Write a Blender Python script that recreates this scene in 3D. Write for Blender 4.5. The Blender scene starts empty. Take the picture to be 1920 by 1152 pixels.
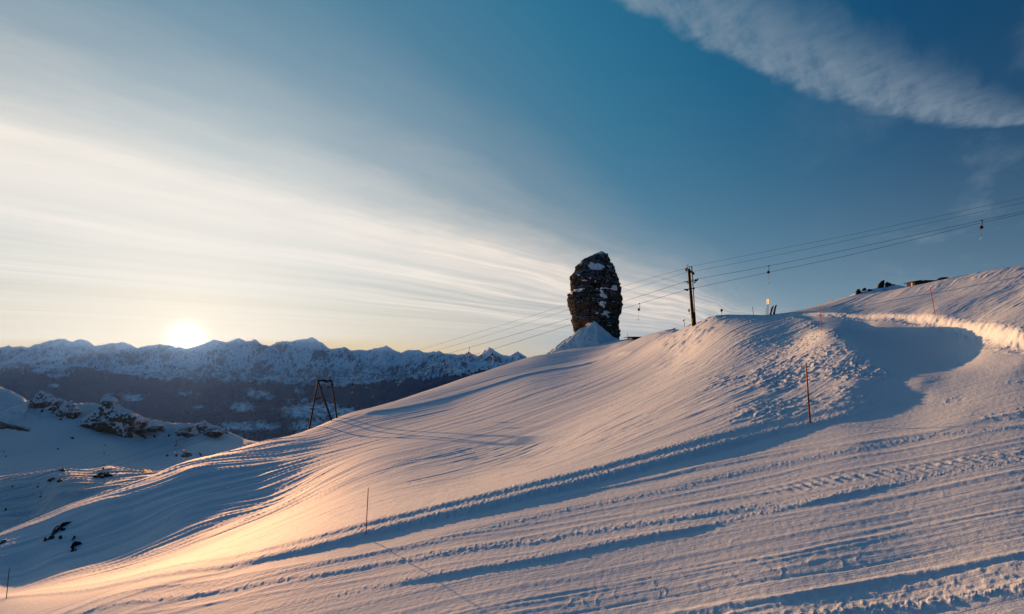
import bpy, math, random
import numpy as np
from mathutils import Vector

random.seed(7)
R = math.radians
scene = bpy.context.scene
col = scene.collection

# ------------------------------------------------------------------ camera
F = 960.0                                  # focal length in pixels of a 1920 px wide frame
PITCH = math.atan(84 / 960)
cam_data = bpy.data.cameras.new('camera')
cam_data.lens = 18.0
cam_data.sensor_width = 36.0
cam_data.clip_start = 0.1
cam_data.clip_end = 120000.0
cam = bpy.data.objects.new('camera', cam_data)
cam.location = (0, 0, 0)
cam.rotation_euler = (R(90) + PITCH, 0, 0)
col.objects.link(cam)
scene.camera = cam

# ------------------------------------------------------------------ exposure, sun, sky
scene.view_settings.view_transform = 'Standard'
scene.view_settings.look = 'None'
scene.view_settings.exposure = 1.35
scene.view_settings.gamma = 1.0
scene.cycles.use_denoising = True
scene.cycles.max_bounces = 4
scene.cycles.diffuse_bounces = 2
scene.cycles.volume_bounces = 0
scene.cycles.use_adaptive_sampling = False

SUN_AZ, SUN_EL = R(-32.4), R(1.2)         # azimuth from +Y, negative to the left
S = Vector((math.sin(SUN_AZ) * math.cos(SUN_EL), math.cos(SUN_AZ) * math.cos(SUN_EL), math.sin(SUN_EL)))
sun_data = bpy.data.lights.new('sun', 'SUN')
sun_data.energy = 4.4
sun_data.angle = R(0.53)
sun_data.color = (1.0, 0.47, 0.185)
sun = bpy.data.objects.new('sun', sun_data)
sun.rotation_euler = S.to_track_quat('Z', 'Y').to_euler()
sun.location = (-40, 60, 60)
col.objects.link(sun)


class X:
    """a node socket with arithmetic"""
    nt = None

    def __init__(self, s): self.s = s

    @staticmethod
    def m(op, *args, clamp=False):
        n = X.nt.nodes.new('ShaderNodeMath'); n.operation = op; n.use_clamp = clamp
        for i, a in enumerate(args):
            if isinstance(a, X): X.nt.links.new(a.s, n.inputs[i])
            else: n.inputs[i].default_value = float(a)
        return X(n.outputs[0])
    def __add__(a, b): return X.m('ADD', a, b)
    __radd__ = __add__
    def __sub__(a, b): return X.m('SUBTRACT', a, b)
    def __rsub__(a, b): return X.m('SUBTRACT', b, a)
    def __mul__(a, b): return X.m('MULTIPLY', a, b)
    __rmul__ = __mul__
    def __truediv__(a, b): return X.m('DIVIDE', a, b)
    def __rtruediv__(a, b): return X.m('DIVIDE', b, a)
    def __neg__(a): return X.m('MULTIPLY', a, -1)


def ss(e0, e1, x):
    n = X.nt.nodes.new('ShaderNodeMapRange'); n.interpolation_type = 'SMOOTHSTEP'
    X.nt.links.new(x.s, n.inputs[0])
    lo, hi, a, b = (e0, e1, 0., 1.) if e0 < e1 else (e1, e0, 1., 0.)
    for i, v in zip((1, 2, 3, 4), (lo, hi, a, b)): n.inputs[i].default_value = v
    return X(n.outputs[0])


def comb(x, y, z=0.):
    n = X.nt.nodes.new('ShaderNodeCombineXYZ')
    for i, a in enumerate((x, y, z)):
        if isinstance(a, X): X.nt.links.new(a.s, n.inputs[i])
        else: n.inputs[i].default_value = a
    return X(n.outputs[0])


def noise(vec, scale, detail=4., rough=.5, dist=0.):
    n = X.nt.nodes.new('ShaderNodeTexNoise')
    X.nt.links.new(vec.s, n.inputs['Vector'])
    n.inputs['Scale'].default_value = scale; n.inputs['Detail'].default_value = detail
    n.inputs['Roughness'].default_value = rough; n.inputs['Distortion'].default_value = dist
    return X(n.outputs[0])


def ramp(fac, stops, interp='LINEAR'):
    n = X.nt.nodes.new('ShaderNodeValToRGB'); n.color_ramp.interpolation = interp
    X.nt.links.new(fac.s, n.inputs[0])
    el = n.color_ramp.elements
    while len(el) > 1: el.remove(el[-1])
    for i, (p, c) in enumerate(stops):
        e = el[0] if i == 0 else el.new(p)
        e.position = p
        c = (c, c, c) if isinstance(c, (int, float)) else c
        e.color = (*c, 1)
    return X(n.outputs[0])


def mix(f, a, b, mode='MIX'):
    n = X.nt.nodes.new('ShaderNodeMix'); n.data_type = 'RGBA'; n.blend_type = mode
    for key, v in ((0, f), (6, a), (7, b)):
        if isinstance(v, X): X.nt.links.new(v.s, n.inputs[key])
        elif isinstance(v, (tuple, list)): n.inputs[key].default_value = (*v, 1)
        else: n.inputs[key].default_value = v
    return X(n.outputs[2])


def sep(vec):
    n = X.nt.nodes.new('ShaderNodeSeparateXYZ'); X.nt.links.new(vec.s, n.inputs[0])
    return [X(o) for o in n.outputs]


def srgb(r, g, b):
    return tuple((c / 255 / 12.92) if c <= 10 else ((c / 255 + .055) / 1.055) ** 2.4 for c in (r, g, b))


world = bpy.data.worlds.new('World')
scene.world = world
world.use_nodes = True
wt = world.node_tree
wt.nodes.clear()
X.nt = wt
tc = wt.nodes.new('ShaderNodeTexCoord')
d = X(tc.outputs['Generated'])
dx, dy, dz = sep(d)
mu = dx * S.x + dy * S.y + dz * S.z
ang = X.m('ARCCOSINE', X.m('MINIMUM', X.m('MAXIMUM', mu, -1), 1)) * (180 / math.pi)
el = X.m('ARCSINE', dz) * (180 / math.pi)
nish = wt.nodes.new('ShaderNodeTexSky')
nish.sky_type = 'NISHITA'; nish.sun_disc = False
nish.sun_elevation = SUN_EL; nish.sun_rotation = SUN_AZ
nish.altitude = 2700
a01 = ang / 130.
clear = ramp(a01, [(0, srgb(238, 228, 208)), (.06, srgb(208, 214, 214)), (.12, srgb(164, 189, 200)), (.20, srgb(110, 149, 171)), (.285, srgb(76, 127, 155)),
                   (.37, srgb(42, 113, 147)), (.46, srgb(14, 94, 132)), (.56, srgb(2, 70, 111)), (.66, srgb(2, 56, 94)), (.80, srgb(20, 64, 100)), (1, srgb(44, 84, 118))])
hzc = ramp(a01, [(0, srgb(250, 228, 190)), (.12, srgb(240, 220, 170)), (.22, srgb(226, 212, 184)), (.40, srgb(190, 204, 206)), (.55, srgb(160, 190, 200)), (.8, srgb(72, 124, 150)), (1, srgb(104, 122, 148))])
hz = X.m('POWER', 2.718, -(X.m('MAXIMUM', el, 0.) / 7.5))
sky = mix(hz * .85, clear, hzc)
# high cirrus sheet: bands that run parallel over the ground towards azimuth A
A = R(35.7)
zz = X.m('MAXIMUM', dz, .012)
v = (dx * math.cos(A) - dy * math.sin(A)) / zz
a = (dx * math.sin(A) + dy * math.cos(A)) / zz
vn = X.m('MAXIMUM', -v, 0.) + .3
q = X.m('LOGARITHM', vn, 2.718281828)
p = a / (vn + .8)
warp = noise(comb(q * 1.6, p * 1.1, 3.1), 1.0, 2., .5) - .5
qw = q + warp * .34
st1 = noise(comb(qw * 5.2, p * .55, 1.0), 1.0, 3., .55)
st2 = noise(comb(qw * 17., p * 1.1, 7.0), 1.0, 4., .62)
wisp = noise(comb(q * 9. + p * 2., p * 5., 2.0), 1.6, 5., .62)
qs = lambda vv: (math.log(vv + .3) - .2) / 4.
bank = ramp((qw + (wisp - .5) * .10 - .2) / 4., [(qs(1.15), 0.), (qs(1.6), .06), (qs(2.0), .17), (qs(2.4), .38), (qs(2.75), .60), (qs(3.2), .93), (qs(3.9), .97), (qs(4.5), .82),
                                 (qs(5.1), .96), (qs(5.6), .74), (qs(6.6), .70), (qs(7.6), .86), (qs(9.4), .74), (qs(14), .66), (qs(40), .55)], 'EASE')
streak = ss(.36, .66, st1 * .45 + st2 * .55)
low = ss(14., 3., el)                       # nearer the horizon the sheet breaks into separate streaks
alpha = bank * (1. - (1. - streak) * (low * .60 + .12)) * (wisp * .36 + .86)
alpha = X.m('MINIMUM', alpha, 1.) * ss(.5, 3.4, el)
ccol = ramp(a01, [(0, srgb(246, 240, 230)), (.12, srgb(246, 238, 228)), (.22, srgb(252, 240, 226)), (.30, srgb(250, 236, 222)), (.38, srgb(246, 229, 215)), (.47, srgb(206, 199, 192)), (.6, srgb(120, 138, 152)), (1, srgb(60, 90, 115))])
sky = mix(alpha, sky, ccol)
# a few thin dark streaks of lower cloud seen edge-on
dk = ss(.60, .72, noise(comb(qw * 26., p * .8, 15.0), 1.0, 2., .5)) * ss(9., 5., el) * ss(1.0, 2.2, el)
sky = mix(dk * .10, sky, srgb(170, 176, 178))
# the rippled cirrus patch high on the right
wv = v + (noise(comb(v * 3., a * 3., 5.), 1., 3., .5) - .5) * .22
alow = wv * 1.65 - wv * wv * 1.1 + 2.55
aup = v * 1.9 + 1.83
D = (alow - a) / X.m('MAXIMUM', alow - aup, .15)
rip = noise(comb(v * 9. + a * 4., a * 9., 1.), 1.7, 6., .66)
fib = noise(comb(v * 11., a * 2.2, 4.), 1.2, 5., .6)
pm = ss(-.04, .22, D + (fib - .5) * .16 + (rip - .5) * .12) * ss(1.25, .35, D + (fib - .5) * .7) * ss(-1.25, -.5, v) * ss(2.0, .65, v)
pa = pm * ss(.12, .78, rip * .34 + fib * .66) * .76
sky = mix(pa, sky, srgb(142, 158, 172))
faint = ss(.5, .75, noise(comb(v * 2., a * .7, 9.), 1.3, 5., .6)) * ss(40., 15., el) * ss(-.6, .6, v) * ss(.0, 3., el)
sky = mix(faint * .22, sky, srgb(150, 166, 178))
band = X.m('POWER', 2.718, -(X.m('MAXIMUM', el, 0.) / 2.2)) * ss(42., 14., ang) * .62
sky = mix(band, sky, srgb(240, 204, 138))
# aureole and disc of the low sun
glow = X.m('POWER', 2.718, -(ang / 4.0)) * .20 + X.m('POWER', 2.718, -(ang * ang / 1.1)) * 3.0
disc = ss(.62, .40, ang) * 25.
sky = mix(1., sky, mix(1., comb(1., .82, .55), comb(glow, glow, glow), 'MULTIPLY'), 'ADD')
sky = mix(1., sky, comb(disc, disc * .9, disc * .7), 'ADD')
bg = wt.nodes.new('ShaderNodeBackground')
wt.links.new(sky.s, bg.inputs[0]); bg.inputs[1].default_value = 0.38
bg2 = wt.nodes.new('ShaderNodeBackground')
wt.links.new(nish.outputs[0], bg2.inputs[0]); bg2.inputs[1].default_value = 0.002
addn = wt.nodes.new('ShaderNodeAddShader')
wt.links.new(bg.outputs[0], addn.inputs[0]); wt.links.new(bg2.outputs[0], addn.inputs[1])
wo = wt.nodes.new('ShaderNodeOutputWorld')
wt.links.new(addn.outputs[0], wo.inputs[0])


# ------------------------------------------------------------------ helpers
def ray(px, py):
    """pixel of the 1920x1152 photograph -> (x/y, z/y) of its direction"""
    cx = (np.asarray(px, float) - 960) / F; cy = (576 - np.asarray(py, float)) / F
    y = math.cos(PITCH) - cy * math.sin(PITCH); z = math.sin(PITCH) + cy * math.cos(PITCH)
    return cx / y, z / y


def at(px, py, dist):
    u, k = ray(px, py)
    return Vector((float(u) * dist, dist, float(k) * dist))


_rng = np.random.default_rng(5)
_PERM = _rng.permutation(1024).astype(np.int32)
_G = np.stack([np.cos(np.arange(1024) * 2.399963), np.sin(np.arange(1024) * 2.399963)], 1).astype(np.float32)


def perlin(x, y, seed=0):
    x = np.asarray(x, np.float64); y = np.asarray(y, np.float64)
    xi = np.floor(x); yi = np.floor(y)
    fx = (x - xi).astype(np.float32); fy = (y - yi).astype(np.float32)
    xi = xi.astype(np.int64) & 1023; yi = yi.astype(np.int64) & 1023
    x1 = (xi + 1) & 1023; y1 = (yi + 1) & 1023
    s = seed * 131 % 1024
    P = _PERM
    def g(a, b, ox, oy):
        h = P[(P[(a + s) & 1023] + b) & 1023]
        return _G[h, 0] * ox + _G[h, 1] * oy
    ux = fx * fx * fx * (fx * (fx * 6 - 15) + 10); uy = fy * fy * fy * (fy * (fy * 6 - 15) + 10)
    a0 = g(xi, yi, fx, fy); a1 = g(x1, yi, fx - 1, fy)
    b0 = g(xi, y1, fx, fy - 1); b1 = g(x1, y1, fx - 1, fy - 1)
    l0 = a0 + ux * (a1 - a0); l1 = b0 + ux * (b1 - b0)
    return (l0 + uy * (l1 - l0)) * 1.5


def fbm(x, y, octv=4, seed=0, gain=.5, ridged=False):
    o = 0; am = 1.; tot = 0
    for i in range(octv):
        n = perlin(x * 2 ** i + 17.3 * i, y * 2 ** i - 9.1 * i, seed + i)
        if ridged: n = 1 - 2 * np.abs(n)
        o = o + n * am; tot += am; am *= gain
    return o / tot


def sst(e0, e1, x):
    t = np.clip((x - e0) / (e1 - e0), 0, 1)
    return t * t * (3 - 2 * t)


def link(ob, parent=None, loc=None):
    col.objects.link(ob)
    if parent is not None: ob.parent = parent
    if loc is not None: ob.location = loc
    return ob


def mesh_from(name, verts, faces, mat, parent=None, smooth=False, off=None):
    me = bpy.data.meshes.new(name)
    if off is not None: verts = [(a[0] - off[0], a[1] - off[1], a[2] - off[2]) for a in verts]
    me.from_pydata([tuple(map(float, a)) for a in verts], [], [tuple(f) for f in faces])
    me.materials.append(mat)
    if smooth: me.shade_smooth()
    me.update()
    return link(bpy.data.objects.new(name, me), parent)


def grid_mesh(name, Xg, Yg, Zg, mat, attrs=None, keep=None, off=None):
    """rows x cols grid -> smooth mesh, made fast"""
    nr, nc = Xg.shape
    co = np.stack([Xg, Yg, Zg], -1).reshape(-1, 3).astype(np.float32)
    if off is not None: co = co - np.array(off, np.float32)
    idx = np.arange(nr * nc).reshape(nr, nc)
    q4 = np.stack([idx[:-1, :-1], idx[:-1, 1:], idx[1:, 1:], idx[1:, :-1]], -1).reshape(-1, 4)
    if keep is not None:
        k = keep.reshape(-1)
        q4 = q4[k[q4].all(1)]
        used = np.unique(q4)
        remap = np.zeros(nr * nc, np.int64); remap[used] = np.arange(len(used))
        q4 = remap[q4]; co = co[used]
        if attrs: attrs = {n_: a_.reshape(-1)[used] for n_, a_ in attrs.items()}
    me = bpy.data.meshes.new(name)
    me.vertices.add(len(co)); me.vertices.foreach_set('co', co.ravel())
    me.loops.add(q4.size); me.loops.foreach_set('vertex_index', q4.ravel().astype(np.int32))
    me.polygons.add(len(q4))
    me.polygons.foreach_set('loop_start', (np.arange(len(q4)) * 4).astype(np.int32))
    me.update(calc_edges=True)
    me.shade_smooth()
    for n_, a_ in (attrs or {}).items():
        at_ = me.attributes.new(n_, 'FLOAT', 'POINT')
        at_.data.foreach_set('value', np.asarray(a_, np.float32).ravel())
    me.materials.append(mat)
    return link(bpy.data.objects.new(name, me))


class MB:
    """collects boxes, bars and tubes for one mesh"""
    def __init__(self): self.v = []; self.f = []
    def box(self, c, sx, sy, sz, rz=0.):
        b = len(self.v); ca, sa = math.cos(rz), math.sin(rz)
        for z in (-1, 1):
            for x, y in ((-1, -1), (1, -1), (1, 1), (-1, 1)):
                X_, Y_ = x * sx / 2, y * sy / 2
                self.v.append((c[0] + X_ * ca - Y_ * sa, c[1] + X_ * sa + Y_ * ca, c[2] + z * sz / 2))
        for q_ in ((0, 3, 2, 1), (4, 5, 6, 7), (0, 1, 5, 4), (1, 2, 6, 5), (2, 3, 7, 6), (3, 0, 4, 7)):
            self.f.append([b + i for i in q_])
        return self
    def tube(self, p, q_, r1, r2=None, n=8, cap=True):
        r2 = r1 if r2 is None else r2
        p = Vector(p); q_ = Vector(q_); ax = (q_ - p).normalized()
        t = ax.orthogonal().normalized(); w = ax.cross(t)
        b = len(self.v)
        for c, r in ((p, r1), (q_, r2)):
            for i in range(n):
                an = 2 * math.pi * i / n
                self.v.append(tuple(c + (t * math.cos(an) + w * math.sin(an)) * r))
        for i in range(n):
            j = (i + 1) % n
            self.f.append([b + i, b + j, b + n + j, b + n + i])
        if cap:
            self.f.append([b + i for i in range(n)][::-1]); self.f.append([b + n + i for i in range(n)])
        return self
    def path(self, pts, r, n=6):
        pts = [Vector(p) for p in pts]; b = len(self.v)
        for i, p in enumerate(pts):
            ax = (pts[min(i + 1, len(pts) - 1)] - pts[max(i - 1, 0)]).normalized()
            t = ax.cross(Vector((0, 0, 1)))
            t = (t if t.length > .05 else ax.orthogonal()).normalized(); w = ax.cross(t)
            for k in range(n):
                an = 2 * math.pi * k / n
                self.v.append(tuple(p + (t * math.cos(an) + w * math.sin(an)) * r))
        for i in range(len(pts) - 1):
            for k in range(n):
                j = (k + 1) % n
                self.f.append([b + i * n + k, b + i * n + j, b + (i + 1) * n + j, b + (i + 1) * n + k])
        self.f.append([b + k for k in range(n)][::-1]); self.f.append([b + (len(pts) - 1) * n + k for k in range(n)])
        return self
    def build(self, name, mat, parent=None, off=None, smooth=False):
        return mesh_from(name, self.v, self.f, mat, parent, smooth, off)


def tag(o, label=None, cat=None, group=None, kind=None):
    for k, v_ in (('label', label), ('category', cat), ('group', group), ('kind', kind)):
        if v_: o[k] = v_
    return o


def thing(name, loc, label, cat, group=None):
    o = bpy.data.objects.new(name, None); o.location = loc; o.empty_display_size = .3
    col.objects.link(o)
    return tag(o, label, cat, group)


def copy_tree(o, parent=None):
    c = o.copy(); col.objects.link(c)
    if parent is not None: c.parent = parent
    for ch in [k for k in bpy.data.objects if k.parent == o]: copy_tree(ch, c)
    return c


# ------------------------------------------------------------------ materials
def material(name):
    m = bpy.data.materials.new(name); m.use_nodes = True
    X.nt = m.node_tree
    return m, m.node_tree.nodes['Principled BSDF']


def setin(b, key, val):
    if isinstance(val, X): X.nt.links.new(val.s, b.inputs[key])
    elif isinstance(val, tuple): b.inputs[key].default_value = (*val, 1)
    else: b.inputs[key].default_value = val


def objco():
    n = X.nt.nodes.new('ShaderNodeTexCoord'); return X(n.outputs['Object'])


def bump(height, strength, dist):
    n = X.nt.nodes.new('ShaderNodeBump'); X.nt.links.new(height.s, n.inputs['Height'])
    n.inputs['Strength'].default_value = strength; n.inputs['Distance'].default_value = dist
    return X(n.outputs[0])


def attr(name):
    n = X.nt.nodes.new('ShaderNodeAttribute'); n.attribute_name = name; return X(n.outputs['Fac'])


def simple(name, c, rough=.6, metal=0., var=.25, scale=6.):
    m, b = material(name)
    f = noise(objco(), scale, 4., .6)
    setin(b, 'Base Color', mix(f, tuple(k * (1 - var) for k in c), tuple(min(1, k * (1 + var)) for k in c)))
    setin(b, 'Roughness', rough); setin(b, 'Metallic', metal); setin(b, 'Specular IOR Level', .12)
    return m


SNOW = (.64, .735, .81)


def snow_material(name, groomed=False, far=1.):
    m, b = material(name)
    oc = objco(); x, y, z = sep(oc)
    dirt = noise(oc, .15 / far, 3., .5)
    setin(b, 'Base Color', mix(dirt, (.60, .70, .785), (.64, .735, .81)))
    setin(b, 'Roughness', .75); setin(b, 'Specular IOR Level', .04)
    if groomed:
        g = noise(oc, 28., 3., .65)
        g2 = noise(oc, 6., 3., .6)
        t = x; w = y
        cord = noise(comb(w * 11., t * .35, 0.), 1., 3., .6)
        h = g * .008 + g2 * .012 + cord * attr('groom') * .016
        setin(b, 'Normal', bump(h, 1., 1.))
    else:
        setin(b, 'Normal', bump(noise(oc, 2.2 / far, 4., .6), .6, .05 * far))
    return m


def rock_material(name, dark, light, snow_amt, scale=1., lo=.55, by_attr=False, nw=.9):
    """dark strata with snow lying on the upward faces"""
    m, b = material(name)
    oc = objco(); x, y, z = sep(oc)
    n1 = noise(oc, .9 * scale, 6., .62); n2 = noise(comb(x * .6, y * .6, z * 2.2), 1.3 * scale, 5., .6)
    c = mix(ss(.35, .68, n1 * .5 + n2 * .5), dark, light)
    gn = X.nt.nodes.new('ShaderNodeNewGeometry'); nx, ny, nz = sep(X(gn.outputs['True Normal']))
    s = ss(lo, lo + .14, nz + (n1 - .5) * nw + snow_amt - (attr('crag') * 1.45 if by_attr else 0.) + ((n2 - .5) * attr('crag') * 1.6 if by_attr else 0.))
    setin(b, 'Base Color', mix(s, c, SNOW))
    setin(b, 'Roughness', .85); setin(b, 'Specular IOR Level', .2)
    setin(b, 'Normal', bump(noise(oc, 3.5 * scale, 6., .65), .9, .25 / scale))
    return m


M_snow = snow_material('groomed_snow', True)
M_snow_far = snow_material('wind_snow', False, 3.)
M_rock = rock_material('dark_limestone', (.008, .0065, .005), (.085, .060, .038), -.10, .42)
M_outcrop = rock_material('brown_rock', (.020, .014, .010), (.13, .080, .042), .40, .35, .62, False, 2.6)
M_boulder = rock_material('boulder_rock', (.008, .007, .006), (.035, .028, .022), -.35, 2.)
M_patch = simple('rock_snow', (.80, .85, .90), .7, 0., .03)
M_steel = simple('weathered_steel', (.004, .0035, .003), .7, 0.)
M_mast = simple('brown_painted_steel', (.030, .016, .007), .6, 0.)
M_yellow = simple('yellow_paint', (.62, .36, .03), .5)
M_cable = simple('steel_cable', (.05, .05, .05), .5, .5)
M_orange = simple('orange_marker', (.42, .075, .03), .5, 0., .2, 3.)
M_dark = simple('dark_marker', (.03, .028, .03), .5)
M_reel = simple('orange_reel', (.09, .022, .012), .5)
M_white = simple('white_plastic', (.75, .72, .66), .5)
M_wood = simple('pale_timber', (.42, .29, .15), .7, 0., .3, 3.)
M_darkwood = simple('dark_timber', (.035, .026, .02), .8)
M_ski = simple('ski_laminate', (.05, .018, .022), .35)
M_sign = simple('sign_panel', (.80, .66, .36), .5)


# ------------------------------------------------------------------ terrain
class TPS:
    """thin-plate surface of z/y over (2.2 x/y, ln y), through points given as pixel + distance"""
    def __init__(self, pts):
        P = np.array([(*ray(a_[0], a_[1]), a_[2]) for a_ in pts])
        self.c = np.stack([P[:, 0] * 2.2, np.log(P[:, 2])], 1)
        val = P[:, 1]; n = len(P)
        K = self.k(self.c, self.c) + np.eye(n) * 2e-4
        Q = np.hstack([np.ones((n, 1)), self.c, np.exp(-self.c[:, 1:2])])
        A_ = np.block([[K, Q], [Q.T, np.zeros((4, 4))]])
        s = np.linalg.lstsq(A_, np.concatenate([val, np.zeros(4)]), rcond=None)[0]
        self.w = s[:n]; self.p = s[n:]
    def k(self, a_, b_):
        r2 = ((a_[:, None, :] - b_[None, :, :]) ** 2).sum(-1)
        return .5 * r2 * np.log(r2 + 1e-12)
    def __call__(self, u, dist):
        q_ = np.stack([np.ravel(u) * 2.2, np.log(np.ravel(dist))], 1)
        return (self.k(q_, self.c) @ self.w + np.hstack([np.ones((len(q_), 1)), q_, np.exp(-q_[:, 1:2])]) @ self.p).reshape(np.shape(u))
    def grid(self, us, ds):
        """full resolution by bicubic from a coarse lattice"""
        uc = np.linspace(us[0], us[-1], 140); lc = np.linspace(math.log(ds[0]), math.log(ds[-1]), 160)
        U_, L_ = np.meshgrid(uc, lc)
        C = self(U_, np.exp(L_))
        def wmat(x, g):
            h = g[1] - g[0]; t = (x - g[0]) / h
            i = np.clip(np.floor(t).astype(int), 1, len(g) - 3); f = t - i
            W = np.zeros((len(x), len(g))); r = np.arange(len(x))
            for o, wt_ in ((-1, -.5 * f + f * f - .5 * f ** 3), (0, 1 - 2.5 * f * f + 1.5 * f ** 3), (1, .5 * f + 2 * f * f - 1.5 * f ** 3), (2, -.5 * f * f + .5 * f ** 3)):
                W[r, i + o] += wt_
            return W
        return wmat(np.log(ds), lc) @ C @ wmat(us, uc).T


crest = [(-500, 1230, 40), (-200, 1095, 44), (0, 1005, 48), (50, 984, 50), (135, 950, 52), (240, 912, 57), (340, 870, 65), (450, 842, 75), (500, 826, 82), (600, 799, 101), (640, 781, 108), (700, 764, 117),
         (780, 738, 132), (860, 712, 150), (930, 690, 172), (990, 672, 196), (1060, 655, 232), (1150, 643, 245), (1200, 634, 200), (1240, 626, 140), (1270, 619, 112), (1300, 609, 88),
         (1335, 597, 74), (1400, 593, 70), (1450, 591, 72), (1490, 584, 96)]


def on_hill(px, py):            # the even hillside above the cut bank
    u, k = ray(px, py)
    return (px, py, float(-6.33 / (k - .25 * u - .0235)))


crest += [on_hill(*p_) for p_ in ((1540, 570), (1600, 553), (1700, 539), (1780, 523), (1850, 509), (1920, 497), (2100, 470))] + [(2500, 430, 45)]
ctrl = list(crest)
for (px, py, dd) in crest:                 # the ground falls away behind the skyline
    ctrl += [(px, py + 24, dd * 1.30), (px, py + 75, dd * 2.0), (px, py + 150, dd * 3.4)]
# groomed run in front of the camera: an even cross slope, the camera some metres above it
def on_run(px, py):
    u, k = ray(px, py)
    dd = 18.
    for _ in range(12): dd = (5.0 + .0035 * min(u * dd, 0) ** 2) / (-k + .19 * u)
    return (px, py, float(dd))


ctrl += [on_run(*p_) for p_ in ((1800, 780), (1860, 790), (1800, 840), (960, 1152), (1450, 1152), (1920, 1152), (2400, 1100), (500, 1152), (200, 1152), (700, 1400), (1200, 1500), (1700, 1500), (1920, 1000), (1920, 860), (1920, 800), (2300, 900), (1600, 1000), (1600, 900), (1600, 840),
                                   (1260, 1000), (1260, 920), (1000, 1060), (1000, 980), (700, 1090), (700, 1045), (400, 1105))]
ctrl += [(960, 3000, 1.9), (0, 1152, 23), (-300, 1260, 19), (-500, 1400, 13), (0, 1400, 11), (2300, 720, 14), (1920, 770, 16.6), (1920, 745, 17.9), (1920, 700, 20.8), (1920, 676, 22.4), (1800, 745, 19.8), (1800, 710, 22.3), (1800, 676, 27), (1800, 650, 30), (1730, 718, 22.8), (1730, 697, 25.3)]
# the marked edge of the run
ctrl += [(-250, 1215, 31), (12, 1122, 28), (200, 1100, 22)] + [on_run(*p_) for p_ in ((340, 1074), (500, 1048), (690, 1003), (850, 966), (1000, 930), (1260, 862), (1400, 825), (1519, 794), (1630, 768), (1725, 743))]
# slope between that edge and the skyline
ctrl += [(50, 1062, 40.8), (100, 1050, 40.2), (150, 1002, 45.4), (20, 1112, 34), (200, 1060, 36.5), (200, 946, 50.5), (240, 932, 52.5), (250, 980, 46), (340, 1030, 35), (340, 1052, 26.5), (340, 960, 45), (340, 905, 54), (340, 886, 57.5), (500, 985, 31.5), (500, 962, 39.5), (500, 930, 47.4), (500, 905, 51.8), (500, 872, 59), (500, 850, 68), (500, 1010, 24.3), (600, 830, 74), (610, 860, 56), (620, 900, 42), (620, 940, 31.5),
         (700, 930, 27.5), (700, 860, 45), (700, 810, 74), (850, 900, 28.5), (850, 820, 53), (850, 760, 91), (1000, 850, 34), (1000, 780, 57), (1000, 720, 91), (1120, 800, 35), (1120, 730, 66), (1120, 685, 108),
         (1270, 785, 26.5), (1270, 725, 40), (1270, 670, 66), (1400, 760, 25), (1400, 700, 36), (1400, 640, 50), (1500, 700, 31), (1500, 640, 44), (1600, 720, 24.5), (1600, 690, 28.5)]
# lip between that slope and the side run
ctrl += [(1660, 702, 25.7), (1610, 655, 32), (1560, 620, 40), (1500, 597, 58)]
# side run climbing to the right behind the lip
ctrl += [(1700, 660, 30.5), (1690, 628, 36), (1620, 612, 44), (1850, 642, 28.3), (1920, 659, 24.3), (1800, 630, 32.3), (1720, 606, 39.5), (1650, 597.5, 45.5), (1560, 593, 53.5), (1480, 591.5, 65), (2200, 700, 19)]
# hillside above the cut bank
ctrl += [on_hill(*p_) for p_ in ((1753, 591), (1650, 575), (1850, 565), (1920, 590), (1920, 545), (1780, 555), (1600, 576), (2100, 560))]
ctrl += [(1020, 672, 165), (1060, 664, 185), (1080, 657, 205), (1140, 652, 190), (1140, 664, 140), (1200, 640, 150), (1020, 690, 130), (1200, 660, 95), (960, 683, 165)]
surf = TPS(ctrl)

NU, ND = 1500, 1350
un = np.linspace(-1.08, 1.08, NU - 120)
us = np.concatenate([np.linspace(-1.75, -1.085, 60), un, np.linspace(1.085, 1.75, 60)])
ds = np.exp(np.linspace(math.log(1.15), math.log(520), ND))
KZ = surf.grid(us, ds)
U, DD = np.meshgrid(us, ds)
GX = U * DD; GY = DD.copy()
GZ = KZ * DD


def column(u): return int(np.clip(np.searchsorted(us, u), 0, len(us) - 1))


def hit(px, py, skip=0., Z=None):
    """first point of the slope seen at this pixel"""
    u, k = ray(px, py); u, k = float(u), float(k)
    c = column(u); kz = (GZ[:, c] if Z is None else Z[:, c]) / ds
    ok = np.where((kz >= k) & (ds > skip))[0]
    i = ok[0] if len(ok) else int(np.argmax(np.where(ds > skip, kz, -9)))
    return Vector((u * ds[i], ds[i], k * ds[i] if len(ok) else kz[i] * ds[i]))


def ground(x, y):
    """height of the slope under (x, y)"""
    c = column(x / y); r = int(np.clip(np.searchsorted(ds, y), 0, len(ds) - 1))
    return float(GZ[r, c])


def polydist(pts, Xs, Ys):
    """signed distance (positive on the left of the walk) and position along a polyline"""
    best = np.full(Xs.shape, 1e9); sg = np.zeros(Xs.shape); tt = np.zeros(Xs.shape); run = 0.
    for (x0, y0), (x1, y1) in zip(pts[:-1], pts[1:]):
        ex, ey = x1 - x0, y1 - y0; L = math.hypot(ex, ey)
        f = ((Xs - x0) * ex + (Ys - y0) * ey) / (L * L)
        fc = np.clip(f, 0, 1)
        qx = Xs - (x0 + fc * ex); qy = Ys - (y0 + fc * ey)
        dd = np.hypot(qx, qy); side = np.sign(ex * (Ys - y0) - ey * (Xs - x0))
        m = dd < best
        best[m] = dd[m]; sg[m] = side[m]; tt[m] = run + (fc * L)[m]
        run += L
    return best * sg, tt / run


def poly_of(pix, Z=None):
    return [tuple(hit(a_, b_)[:2]) for a_, b_ in pix]


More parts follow.
